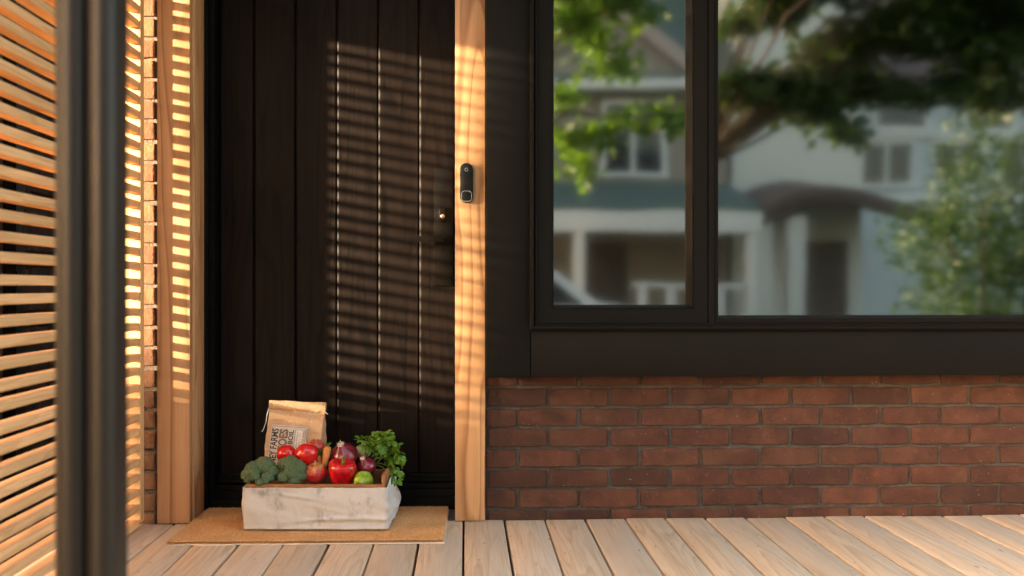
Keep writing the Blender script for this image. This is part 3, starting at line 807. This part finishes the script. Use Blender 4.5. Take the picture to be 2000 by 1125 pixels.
# broccoli
bc = NT('broccoli_buds'); v = bc.coords(rnd=False)
bcol = bc.mix(bc.ramp(bc.noise(v, 130, 3, .6), [(.35, 0.0), (.65, 1.0)]), (.10, .175, .08), (.185, .265, .14))
bcol = bc.mix(bc.ramp(bc.noise(v, 18, 2, .5), [(.55, 0.0), (.75, .6)]), bcol, (.17, .27, .07))
bc.base(bcol); bc.set(roughness=.8)
bv = bc.voro(v, 420); bc.bump(bc.math('SUBTRACT', 1.0, bv.outputs['Distance']), 1.0, .006); M['broc'] = bc.m
M['broc_stem'] = plain('broccoli_stem', (.26, .38, .08), .55, .2, 50, .1)
def floret_me(r, seed):
    bm = bmesh.new(); bmesh.ops.create_icosphere(bm, subdivisions=4, radius=1)
    for vx in bm.verts:
        d = vx.co.normalized(); q = d * 2.3 + Vector((seed * 7.1, seed * 3.3, 0))
        f = 1 + .10 * mnoise.noise(q) + .085 * (1 - mnoise.voronoi(d * 4.2 + Vector((seed, 0, 0)))[0][0] * 1.6) + .075 * (1 - 2 * mnoise.voronoi(d * 10 + Vector((0, seed, 0)))[0][0])
        if d.z < -.25: f *= .62 + .38 * max(0, (1 + d.z) / .75)
        vx.co = d * r * f
    return bm_me(bm, 179)
def broccoli(loc, label, fl, rot=0):
    o = veg('broccoli', label, 'broccoli', loc, (0, 0, rot))
    for i, (x, y, z, r) in enumerate(fl):
        f = link('floret', floret_me(r, i + loc[0] * 30), M['broc'], o, (x, y, z), (random.uniform(-.2, .2), random.uniform(-.2, .2), 0))
        link('branch', tube_me([(0, .012, -.045), (x * .4, y * .5 + .004, -.02), (x * .9, y * .9 + .003, z - r * .45)], [.009, .008, .007], 8), M['broc_stem'], o)
    link('stalk', tube_me([(.0, .02, -.075), (0, .014, -.045), (0, .012, -.03)], [.013, .015, .017], 10), M['broc_stem'], o)
broccoli((-.640, -.112, .187), 'wide broccoli head in the front left corner of the crate', [(.008, .012, .010, .034), (-.022, .0, .003, .029), (-.041, -.008, -.010, .020), (.034, .004, -.004, .026), (.024, -.020, -.018, .020), (-.014, -.020, -.014, .018), (.006, -.050, -.026, .014), (.022, -.046, -.024, .011), (-.036, -.016, -.024, .014), (.044, .012, -.016, .020)])
broccoli((-.549, -.105, .186), 'taller broccoli head beside the speckled apple', [(-.004, .008, .018, .030), (-.024, .0, .022, .018), (.020, .004, .006, .029), (.004, -.012, -.006, .026), (.030, -.004, -.016, .022), (-.018, -.016, -.018, .021), (.014, -.016, -.028, .020)])

# parsley bunch
pm = NT('parsley_leaf'); v = pm.coords()
pc = pm.mix(pm.rand(), (.10, .24, .026), (.22, .40, .05)); pc = pm.mix(pm.ramp(pm.noise(v, 90, 2, .5), [(.4, 0.0), (.7, .4)]), pc, (.04, .11, .012))
pm.base(pc); pm.set(roughness=.42)
tr = pm.n('BsdfTranslucent'); pm.l(pm.mix(1.0, pc, (1.2, 1.2, .6), 'MULTIPLY'), tr.inputs[0]); mx = pm.n('MixShader'); mx.inputs[0].default_value = .3
pm.l(pm.b.outputs[0], mx.inputs[1]); pm.l(tr.outputs[0], mx.inputs[2]); pm.l(mx.outputs[0], pm.out.inputs[0]); M['parsley'] = pm.m
def parsley_leaf(seed):
    """three toothed lobes fanning from the stalk, cupped"""
    rr = random.Random(seed); V = [(0, 0, 0)]; F = []
    for a0, L in ((-58, .82), (0, 1.0), (58, .82)):
        A = R(a0); ca, sa = math.cos(A), math.sin(A)
        out = [(.10, .05), (.30, .17), (.36, .28), (.48, .24), (.58, .36), (.68, .24), (.80, .26), (.86, .12), (1.0, .0)]
        mid = [(.30, 0), (.55, 0), (.78, 0), (1.0, 0)]
        left = [(x, y) for x, y in out]; b = len(V)
        pts = [(x, y) for x, y in left] + [(x, -y) for x, y in reversed(left[:-1])]
        for x, y in pts:
            x *= L * (1 + rr.uniform(-.06, .06)); y *= L * (1 + rr.uniform(-.12, .12))
            X, Y = x * ca - y * sa, x * sa + y * ca
            V.append((X, Y, .22 * abs(y) - .22 * x * x + rr.uniform(-.03, .03)))
        n = len(pts); F += [(0, b + i, b + i + 1) for i in range(n - 1)]
    return raw([(x * .024, y * .024, z * .024) for x, y, z in V], F)
PL = [parsley_leaf(i) for i in range(5)]
par = veg('parsley_bunch', 'bunch of fresh curly green parsley hanging over the right end of the crate', 'parsley', (-.300, -.045, .170))
po = Vector(par.location)
tips = []
rp = random.Random(3)
for k in range(17):
    # stems rise from the crate, fan right and droop over the end
    tx = [-.325, -.30, -.285, -.268, -.255, -.245, -.234, -.222, -.214, -.210, -.216, -.222, -.228, -.232, -.262, -.275, -.252][k]
    tz = [.268, .262, .272, .268, .276, .284, .272, .258, .238, .216, .190, .166, .150, .205, .236, .246, .254][k]
    ty = rp.uniform(-.09, .0)
    p0 = Vector((-.318 + rp.uniform(-.02, .02), -.02 + rp.uniform(-.02, .03), .150)); p3 = Vector((tx, ty, tz))
    p1 = p0 + Vector((.012, 0, .075)); p2 = p3 + Vector((-.020, .01, .028))
    pts = [((1 - s) ** 3) * p0 + 3 * s * (1 - s) ** 2 * p1 + 3 * s * s * (1 - s) * p2 + s ** 3 * p3 for s in [i / 7 for i in range(8)]]
    link('stem', tube_me([p - po for p in pts], [.0016] * 5 + [.0012, .001, .0008], 5), M['pepper_stem'], par)
    for (s, ln) in ((7, 1.05), (6, .9), (6, .95), (5, .85), (5, .8)):
        for q in range(2 if s > 5 else 1):
            d = (pts[s] - pts[s - 1]).normalized()
            loc = pts[s] + Vector((rp.uniform(-.010, .010), rp.uniform(-.014, .010), rp.uniform(-.010, .010)))
            rot = Vector((d.x + rp.uniform(-.7, .9), d.y - .35 + rp.uniform(-.6, .4), d.z + rp.uniform(-.7, .6))).to_track_quat('X', 'Z').to_euler()
            rot.rotate_axis('X', rp.uniform(-.9, .9))
            o = link('leaf', rp.choice(PL), M['parsley'], par, loc - po, rot); sc_ = ln * rp.uniform(.8, 1.3); o.scale = (sc_, sc_, sc_)
# feathery carrot tops between tomato and carrot
ct = veg('carrot_greens', 'feathery dark green carrot tops between the tomato and the carrot', 'greens', (-.462, -.03, .215))
for k in range(9):
    a = random.uniform(-.5, .5); b_ = random.uniform(-.3, .4)
    pts = [Vector((0, 0, -.02)) + Vector((a * .03 * s, b_ * .03 * s, .052 * s - .010 * s * s)) for s in (0, .35, .7, 1)]
    link('stem', tube_me(pts, [.0011, .001, .0008, .0005], 4), M['pepper_stem'], ct)
    for s in range(2, 4):
        for q in range(3):
            o = link('leaf', random.choice(PL), M['parsley'], ct, pts[s] + Vector((random.uniform(-.006, .006), random.uniform(-.006, .006), random.uniform(-.006, .006))), (random.uniform(-1, 1), random.uniform(-1, 1), random.uniform(0, 6.28))); o.scale = (.45, .3, .45)

# ------------------------------------------------------------------ neighbour's side wall behind the screen
nb = tag(empty('neighbour_house', (-1.95, -.4, GZ)), 'grey-brown brick side wall of the neighbouring house behind the slats', 'house')
no = Vector(nb.location)
nw = box('wall', -5.5, -1.958, -.42, 7.5, GZ, 5.2, M['mortar_l'], nb, 0); nw.location -= no
nwl = Vector(nw.location) + no
BVN = brick_variants(BL, BH, .02, 5)
for me in BVN: me.materials.append(M['brick_n'])
for r in range(27):
    y = .32 - (BP / 2 if r % 2 else 0)
    while y < 2.35:
        link('brick', random.choice(BVN), None, nw, Vector((-1.950 + random.uniform(-.001, .001), y + BL / 2, .0 + BC * (r + .5) - .15)) - nwl, (0, random.uniform(-.005, .005), R(90)))
        y += BP
link('downspout', multi([(-1.946, -1.89, 1.05, 1.14, GZ, 5.0)], 30), M['plastic'], nb, -no)
link('roof', raw([(-5.7, -.7, 5.2), (-1.75, -.7, 5.2), (-1.75, 7.7, 5.2), (-5.7, 7.7, 5.2), (-3.7, -.7, 7.0), (-3.7, 7.7, 7.0)], [(0, 1, 4), (1, 2, 5, 4), (2, 3, 5), (3, 0, 4, 5), (3, 2, 1, 0)]), M['asphalt'], nb, -no)

# ------------------------------------------------------------------ trees and hedge
M['bark'] = plain('bark', (.10, .072, .05), .95, .35, 14, .8)
M['leafdark'] = leafmat('dark_leaf', (.035, .07, .018), (.06, .11, .022), .35)
M['leafbright'] = leafmat('bright_leaf', (.09, .19, .025), (.13, .25, .035), .45)
M['cedarleaf'] = leafmat('cedar_leaf', (.030, .055, .018), (.045, .08, .022), .2)
M['shrubleaf'] = leafmat('shrub_leaf', (.035, .085, .02), (.055, .125, .028), .3)
def cedar(name, loc, h, r, label, group=None):
    o = tag(empty(name, loc), label, 'tree', group)
    prof = [(.05, 0.05), (r * .9, .25), (r * .92, h * .35), (r * .8, h * .6), (r * .5, h * .85), (r * .1, h * .985), (.01, h)]
    link('core', lathe_me(prof, 18, 60, lambda a, rr, z: (rr * (.86 + .10 * math.sin(5 * a + z * 3)), z)), M['cedarleaf'], o)
    n = 5200; z = rng.random(n) ** .9 * h; a_ = rng.uniform(0, 2 * math.pi, n)
    rr = np.interp(z, [p[1] for p in prof], [p[0] for p in prof]) * rng.uniform(.8, 1.12, n)
    P = np.stack([rr * np.cos(a_), rr * np.sin(a_), z], 1)
    link('crown', leaves_me(P, .17, .4, 0, .5), M['cedarleaf'], o)
    link('trunk', tube_me([(0, 0, -.02), (0, 0, h * .5)], [.09, .05], 10), M['bark'], o)
    return o
# the cedars and the hedge are added unseen to shade the right wall and deck
hdir = Vector((SUN_DIR.x, SUN_DIR.y, 0)).normalized(); wdir = Vector((hdir.y, -hdir.x, 0))
def sunspot(w, L): p = wdir * w - hdir * L; return (p.x, p.y, GZ)
for i, (w, L, h, r) in enumerate(((.635, 8.6, 5.2, .62), (1.52, 8.9, 5.0, .62), (2.45, 8.5, 5.4, .62))):
    cedar('cedar_tree', sunspot(w, L), h, r, ['columnar cedar beside the clipped hedge, first of three', 'columnar cedar in the middle of the row of three', 'columnar cedar at the far end of the row of three'][i], 'cedars along the side yard')
hc = Vector(sunspot(-.35, 8.9))
hg = tag(empty('hedge', hc, math.atan2(wdir.y, wdir.x)), 'clipped green hedge along the side yard next to the cedars', 'hedge')
HH = 2.10
link('core', box_me(2.6, .55, HH - .10, .05, 2), M['cedarleaf'], hg, (0, 0, (HH - .10) / 2))
n = 9000; P = np.stack([rng.uniform(-1.35, 1.35, n), rng.uniform(-.34, .34, n), np.where(rng.random(n) < .6, HH - rng.random(n) ** 1.5 * .2, rng.random(n) * HH)], 1)
link('foliage', leaves_me(P, .10, .5), M['cedarleaf'], hg)

def tree(name, loc, trunk_h, centre, rad, n, leaf, label, mat, lean=(0, 0), clumps=26, seed=1, r0=.16, gaps=.55, extra=()):
    rs = np.random.default_rng(seed); rd = random.Random(seed)
    o = tag(empty(name, loc), label, 'tree', 'trees in the front yard')
    top = Vector((lean[0], lean[1], trunk_h))
    link('trunk', tube_me([(0, 0, -.05), (lean[0] * .25, lean[1] * .25, trunk_h * .4), (lean[0] * .6, lean[1] * .6, trunk_h * .75), top], [r0 * 1.25, r0, r0 * .85, r0 * .6], 12), M['bark'], o)
    P = []
    for k in range(clumps):
        d = Vector((rd.gauss(0, 1), rd.gauss(0, 1), rd.gauss(0, .8))).normalized() * rd.uniform(.45, 1.0)
        c = Vector(centre) + Vector((d.x * rad[0], d.y * rad[1], d.z * rad[2]))
        if k % 2 == 0: link('limb', tube_me([top * .8, top + (c - top) * .5 + Vector((0, 0, .2)), c], [r0 * .35, r0 * .2, r0 * .08], 6), M['bark'], o)
        m = n // clumps; s = min(rad) * rd.uniform(.22, gaps)
        P.append(rs.normal(size=(m, 3)) * np.array([s, s, s * .45]) + np.array(c))
    for (wx, wz, s, m) in extra:          # boughs that hang lower, where the photograph shows them
        c = Vector((wx, loc[1] + rd.uniform(-.3, .3), wz)) - Vector(loc)
        link('limb', tube_me([top * .8, top + (c - top) * .5 + Vector((0, 0, .15)), c], [r0 * .30, r0 * .15, r0 * .05], 6), M['bark'], o)
        P.append(rs.normal(size=(m, 3)) * np.array([s, s, s * .5]) + np.array(c))
    link('crown', leaves_me(np.concatenate(P), leaf, .4, .5, .75), mat, o)
    return o
tree('maple_tree', (-.6, -6.3, GZ), 2.6, (1.4, .1, 4.3), (1.6, 1.0, .6), 2600, .13, 'slender maple with bright leaves hanging across the left window pane', M['leafbright'], (.5, .1), 18, 5, .09, .3,
     [(.90, 3.30, .16, 110), (1.20, 3.18, .18, 120), (1.40, 2.88, .13, 90), (.93, 2.60, .10, 60), (1.00, 2.22, .14, 90), (1.30, 2.24, .12, 60), (1.66, 2.36, .14, 80), (1.98, 2.30, .12, 60), (1.10, 1.90, .11, 60), (1.74, 3.42, .12, 50)])
tree('street_tree', (2.58, -8.0, GZ), 3.2, (2.6, -.1, 4.7), (3.0, 1.5, .7), 9000, .16, 'broad dark-leaved street tree with a thick trunk before the pale stucco house', M['leafdark'], (.1, .0), 30, 11, .09, .42,
     [(3.05, 3.02, .17, 330), (3.50, 2.98, .18, 380), (3.98, 2.84, .20, 420), (4.20, 3.25, .22, 380), (4.5, 3.6, .25, 420), (4.95, 3.72, .26, 420), (5.4, 3.62, .26, 420), (5.86, 3.36, .24, 360), (4.72, 3.04, .16, 220), (5.35, 2.98, .16, 200), (6.1, 2.95, .2, 260), (4.27, 2.48, .12, 90), (3.05, 3.75, .10, 60), (6.4, 3.7, .3, 300)])
def shrub(loc, r, h, n, label, seed, mat):
    o = tag(empty('shrub', loc), label, 'shrub', 'shrubs in the front yard'); rs = np.random.default_rng(seed)
    d = rs.normal(size=(n, 3)); d /= np.linalg.norm(d, axis=1)[:, None]; rr = rs.random(n) ** .33
    lump = 1 + .25 * np.sin(d[:, 0] * 6 + seed) * np.cos(d[:, 1] * 5) + .18 * np.sin(d[:, 2] * 9 + seed * 2)
    P = d * (rr * lump)[:, None] * np.array([r, r * .8, h * .52]) + np.array([0, 0, h * .5]); P = P[P[:, 2] > .03]
    link('foliage', leaves_me(P, .10, .4, .2, .55), mat, o)
    for k in range(6):
        a = k * 1.05; link('stem', tube_me([(.08 * math.cos(a), .08 * math.sin(a), -.03), (.3 * r * math.cos(a), .3 * r * math.sin(a), h * .4), (.6 * r * math.cos(a), .6 * r * math.sin(a), h * .75)], [.03, .02, .01], 6), M['bark'], o)
shrub((6.35, -8.9, GZ), 1.05, 3.0, 5200, 'tall rounded dark green shrub at the right edge of the wide pane', 3, M['shrubleaf'])
shrub((7.6, -8.4, GZ), 1.0, 2.4, 4200, 'lower green shrub further right beside the tall one', 9, M['shrubleaf'])

# ------------------------------------------------------------------ houses across the street, seen in the glass
M['siding_tan'] = plain('tan_siding', (.30, .255, .21), .8, .1, 4)
M['siding_blue'] = plain('pale_blue_siding', (.52, .57, .60), .8, .06, 4)
M['stucco'] = plain('pale_stucco', (.66, .65, .60), .9, .05, 3, .2)
M['green_roof'] = plain('green_shingle', (.075, .12, .105), .9, .2, 8, .3)
M['pink_trim'] = plain('dusty_trim', (.42, .33, .30), .7, .1, 8)
M['brown_roof'] = plain('brown_shingle', (.12, .085, .075), .9, .2, 8, .3)
M['dark_glass'] = plain('dark_window_glass', (.02, .025, .03), .08, .1, 4)
M['porch_dark'] = plain('porch_shade_paint', (.10, .075, .06), .8, .2, 5)  # even dark brown for the porch floor and doors
def part(o, name, rects, mat, sm=None): return link(name, multi(rects, sm), mat, o, -Vector(o.location))
def window_part(o, x0, x1, y, z0, z1, n=1):
    w = part(o, 'window', [(x0 - .10, x1 + .10, y - .02, y + .05, z1, z1 + .12), (x0 - .14, x1 + .14, y - .02, y + .09, z0 - .10, z0), (x0 - .10, x0, y - .02, y + .05, z0, z1), (x1, x1 + .10, y - .02, y + .05, z0, z1)] + [(x0 + (x1 - x0) * i / (n + 1) - .04, x0 + (x1 - x0) * i / (n + 1) + .04, y - .02, y + .045, z0, z1) for i in range(1, n + 1)], M['white'])
    link('pane', multi([(x0, x1, y - .02, y + .015, z0, z1)]), M['dark_glass'], w)
HY = -16.2
ha = tag(empty('gabled_house', (1.6, HY, GZ)), 'tan house with green roofs and a white trimmed gable across the street', 'house', 'houses across the street')
part(ha, 'wall', [(-3.2, 5.05, HY - 7, HY, GZ, 4.7)], M['siding_tan'])
ho = -Vector(ha.location)
rf = link('roof', raw([(-3.6, HY + .5, 4.65), (5.4, HY + .5, 4.65), (5.4, HY - 7.5, 4.65), (-3.6, HY - 7.5, 4.65), (-3.0, HY - 3.5, 8.6), (4.8, HY - 3.5, 8.6)], [(0, 1, 5, 4), (1, 2, 5), (2, 3, 4, 5), (3, 0, 4), (3, 2, 1, 0)]), M['green_roof'], ha, ho)
link('gable', raw([(.2, HY + .35, 4.75), (4.3, HY + .35, 4.75), (2.0, HY + .35, 6.6), (.2, HY - 3, 4.75), (4.3, HY - 3, 4.75), (2.0, HY - 3, 6.6)], [(0, 1, 2), (1, 4, 5, 2), (3, 0, 2, 5)]), M['siding_tan'], ha, ho)
def bar(a, b, w, y0, y1):
    a, b = Vector((a[0], 0, a[1])), Vector((b[0], 0, b[1])); d = (b - a).normalized(); nrm = Vector((-d.z, 0, d.x)) * w / 2
    V = [Vector((p.x, y, p.z)) for y in (y0, y1) for p in (a - nrm, b - nrm, b + nrm, a + nrm)]
    return raw(V, [(0, 1, 2, 3), (7, 6, 5, 4), (0, 4, 5, 1), (1, 5, 6, 2), (2, 6, 7, 3), (3, 7, 4, 0)])
link('bargeboard', bar((2.0, 6.70), (4.6, 4.62), .26, HY + .36, HY + .52), M['pink_trim'], ha, ho)
link('bargeboard', bar((-.1, 5.0), (2.0, 6.70), .26, HY + .36, HY + .52), M['pink_trim'], ha, ho)
part(ha, 'eave', [(-3.6, 5.4, HY + .3, HY + .56, 4.5, 4.66)], M['white'])
window_part(ha, 2.72, 3.75, HY, 2.95, 4.25, 1); window_part(ha, .4, 1.5, HY, 2.95, 4.25, 1)
link('porch_roof', raw([(-1.0, HY, 2.75), (5.05, HY, 2.75), (5.15, HY + 1.9, 2.2), (-1.1, HY + 1.9, 2.2), (5.15, HY + 1.9, 2.1), (-1.1, HY + 1.9, 2.1), (5.05, HY, 2.1), (-1, HY, 2.1)], [(3, 2, 1, 0), (2, 3, 5, 4), (4, 5, 7, 6), (1, 2, 4, 6), (0, 7, 5, 3)]), M['green_roof'], ha, ho)
part(ha, 'porch_beam', [(-1.1, 5.15, HY + 1.7, HY + 1.94, 1.72, 2.09)], M['white'])
part(ha, 'porch_floor', [(-1.1, 5.15, HY, HY + 1.9, GZ, -.05)], M['porch_dark'])
for x in (-.9, 1.9, 4.9): part(ha, 'porch_post', [(x, x + .18, HY + 1.72, HY + 1.9, -.05, 1.72)], M['white'])
part(ha, 'railing', [(-.7, 1.9, HY + 1.78, HY + 1.86, .75, .83), (2.9, 4.9, HY + 1.78, HY + 1.86, .75, .83)] + [(x, x + .16, HY + 1.8, HY + 1.84, -.05, .75) for x in (3.0, 3.5, 4.0, 4.4, -.4, .2, .8, 1.4)], M['white'])
part(ha, 'door', [(2.3, 3.1, HY - .02, HY + .04, -.05, 1.6)], M['porch_dark'])
hb = tag(empty('stucco_house', (6.4, HY, GZ)), 'pale stucco house with a brown curved porch roof across the street', 'house', 'houses across the street')
hbo = -Vector(hb.location)
part(hb, 'wall', [(5.2, 7.75, HY - 7, HY - .2, GZ, 7.2)], M['stucco'])
V, F = [], []
for i in range(13):
    t_ = i / 12; x = 5.0 + 3.7 * t_; z = 2.05 + .62 * math.sin(math.pi * min(1, t_ * 1.15) ** .8 * .95)
    for y, dz in ((HY + 1.7, -.28), (HY + 1.7, 0), (HY - .2, .25)): V.append((x, y, z * .9 + dz + .1))
for i in range(12):
    for j in range(2): F.append((i * 3 + j, (i + 1) * 3 + j, (i + 1) * 3 + j + 1, i * 3 + j + 1))
pr = link('porch_roof', raw(V, F, 60), M['brown_roof'], hb, hbo); pr.modifiers.new('thickness', 'SOLIDIFY').thickness = .08
for x in (5.15, 5.75, 8.3): part(hb, 'porch_post', [(x, x + .30, HY + 1.3, HY + 1.6, GZ, 2.0)], M['stucco'])
part(hb, 'door', [(6.5, 7.45, HY - .22, HY - .14, GZ, 1.65)], M['porch_dark'])
part(hb, 'step', [(5.0, 8.6, HY - .2, HY + 1.7, GZ, GZ + .3)], M['concrete'])
part(hb, 'roof', [(5.0, 7.95, HY - 7.2, HY + .1, 7.2, 7.4)], M['brown_roof'])
hcx = tag(empty('blue_house', (10.2, HY - 1.5, GZ)), 'pale blue sided house with rows of white windows across the street', 'house', 'houses across the street')
Y3 = HY - 1.5
part(hcx, 'wall', [(7.9, 14.5, Y3 - 7, Y3, GZ, 5.1)], M['siding_blue'])
for i in range(4): window_part(hcx, 8.3 + i * 1.5, 9.3 + i * 1.5, Y3, 2.95, 3.75, 1)
for i in range(3): window_part(hcx, 8.6 + i * 1.9, 9.6 + i * 1.9, Y3, 4.1, 4.8, 0)
part(hcx, 'band', [(7.85, 14.55, Y3 - .02, Y3 + .12, 2.55, 2.72), (7.85, 14.55, Y3 - .02, Y3 + .12, 3.87, 3.98)], M['white'])
link('roof', raw([(7.6, Y3 + .5, 5.1), (14.8, Y3 + .5, 5.1), (14.8, Y3 - 7.5, 5.1), (7.6, Y3 - 7.5, 5.1), (8.4, Y3 - 3.5, 8), (14, Y3 - 3.5, 8)], [(0, 1, 5, 4), (1, 2, 5), (2, 3, 4, 5), (3, 0, 4), (3, 2, 1, 0)]), M['brown_roof'], hcx, -Vector(hcx.location))

# parked car at the far kerb
car = tag(empty('parked_car', (.75, -11.9, GZ + .008)), 'white sedan parked at the kerb across the street', 'car')
M['carpaint'] = plain('white_car_paint', (.75, .75, .74), .2, .02, 4)
body = [(-2.25, .32), (-2.3, .62), (-2.15, .82), (-1.45, .92), (-.75, 1.36), (-.2, 1.46), (.55, 1.42), (1.15, 1.02), (1.55, .93), (2.15, .82), (2.3, .6), (2.25, .32)]
def car_body():
    V, F = [], []; ys = [(-.86, .86), (-.80, 1.0), (.80, 1.0), (.86, .86)]
    n = len(body)
    for y, s in ys:
        for x, z in body: V.append((x * (.985 + .015 * s), y * (1 if z < .95 else .86), .32 + (z - .32) * s if z > .9 else z))
    for j in range(3):
        for i in range(n): F.append((j * n + i, j * n + (i + 1) % n, (j + 1) * n + (i + 1) % n, (j + 1) * n + i))
    F += [tuple(reversed(range(n))), tuple(range(3 * n, 4 * n))]
    me = raw(V, F); bm = bmesh.new(); bm.from_mesh(me); bmesh.ops.recalc_face_normals(bm, faces=bm.faces)
    return bm_me(bm, 30)
link('body', car_body(), M['carpaint'], car)
for s in (-1, 1):
    P = [(-1.2, .98), (-.70, 1.29), (-.16, 1.38), (-.16, .98)]; Q = [(-.08, .98), (-.08, 1.38), (.5, 1.34), (.95, .98)]
    for W_ in (P, Q):
        V = [(x, s * (.79 if z < 1 else .765), z * .98) for x, z in W_] + [(x, s * (.70), z * .98) for x, z in W_]
        link('side_window', raw(V, [(0, 1, 2, 3), (7, 6, 5, 4), (0, 4, 5, 1), (1, 5, 6, 2), (2, 6, 7, 3), (3, 7, 4, 0)]), M['dark_glass'], car)
    for x in (-1.4, 1.4):
        wh = link('wheel', lathe_me([(.18, -.10), (.31, -.10), (.33, -.07), (.33, .07), (.31, .10), (.18, .10)], 24, 40), M['plastic'], car, (x, s * .80, .33), (R(90), 0, 0))
        link('rim', lathe_me([(.17, -.105), (.10, -.112), (.02, -.11), (.02, .11), (.10, .112), (.17, .105)], 20, 40), M['ring'], wh)
for x, y, m_ in ((-2.27, .6, 'white'), (-2.27, -.6, 'white'), (2.27, .6, 'brick'), (2.27, -.6, 'brick')):
    link('headlight' if x < 0 else 'tail_light', box_me(.08, .34, .12, .02, 2), M[m_], car, (x, y, .66))

# dry scraps caught at the foot of the post
dry = plain('dry_leaf', (.10, .045, .02), .8, .3, 60)
for k, (x, y) in enumerate(((.015, -.026),)):
    o = tag(link('dry_leaf', PL[k], dry, None, (x, y, .004), (.3 * k - .2, .25, 2.1 * k)), 'tiny dry brown leaf scrap lying at the foot of the wooden post', 'leaf')
    o.scale = (.42, .32, .4)
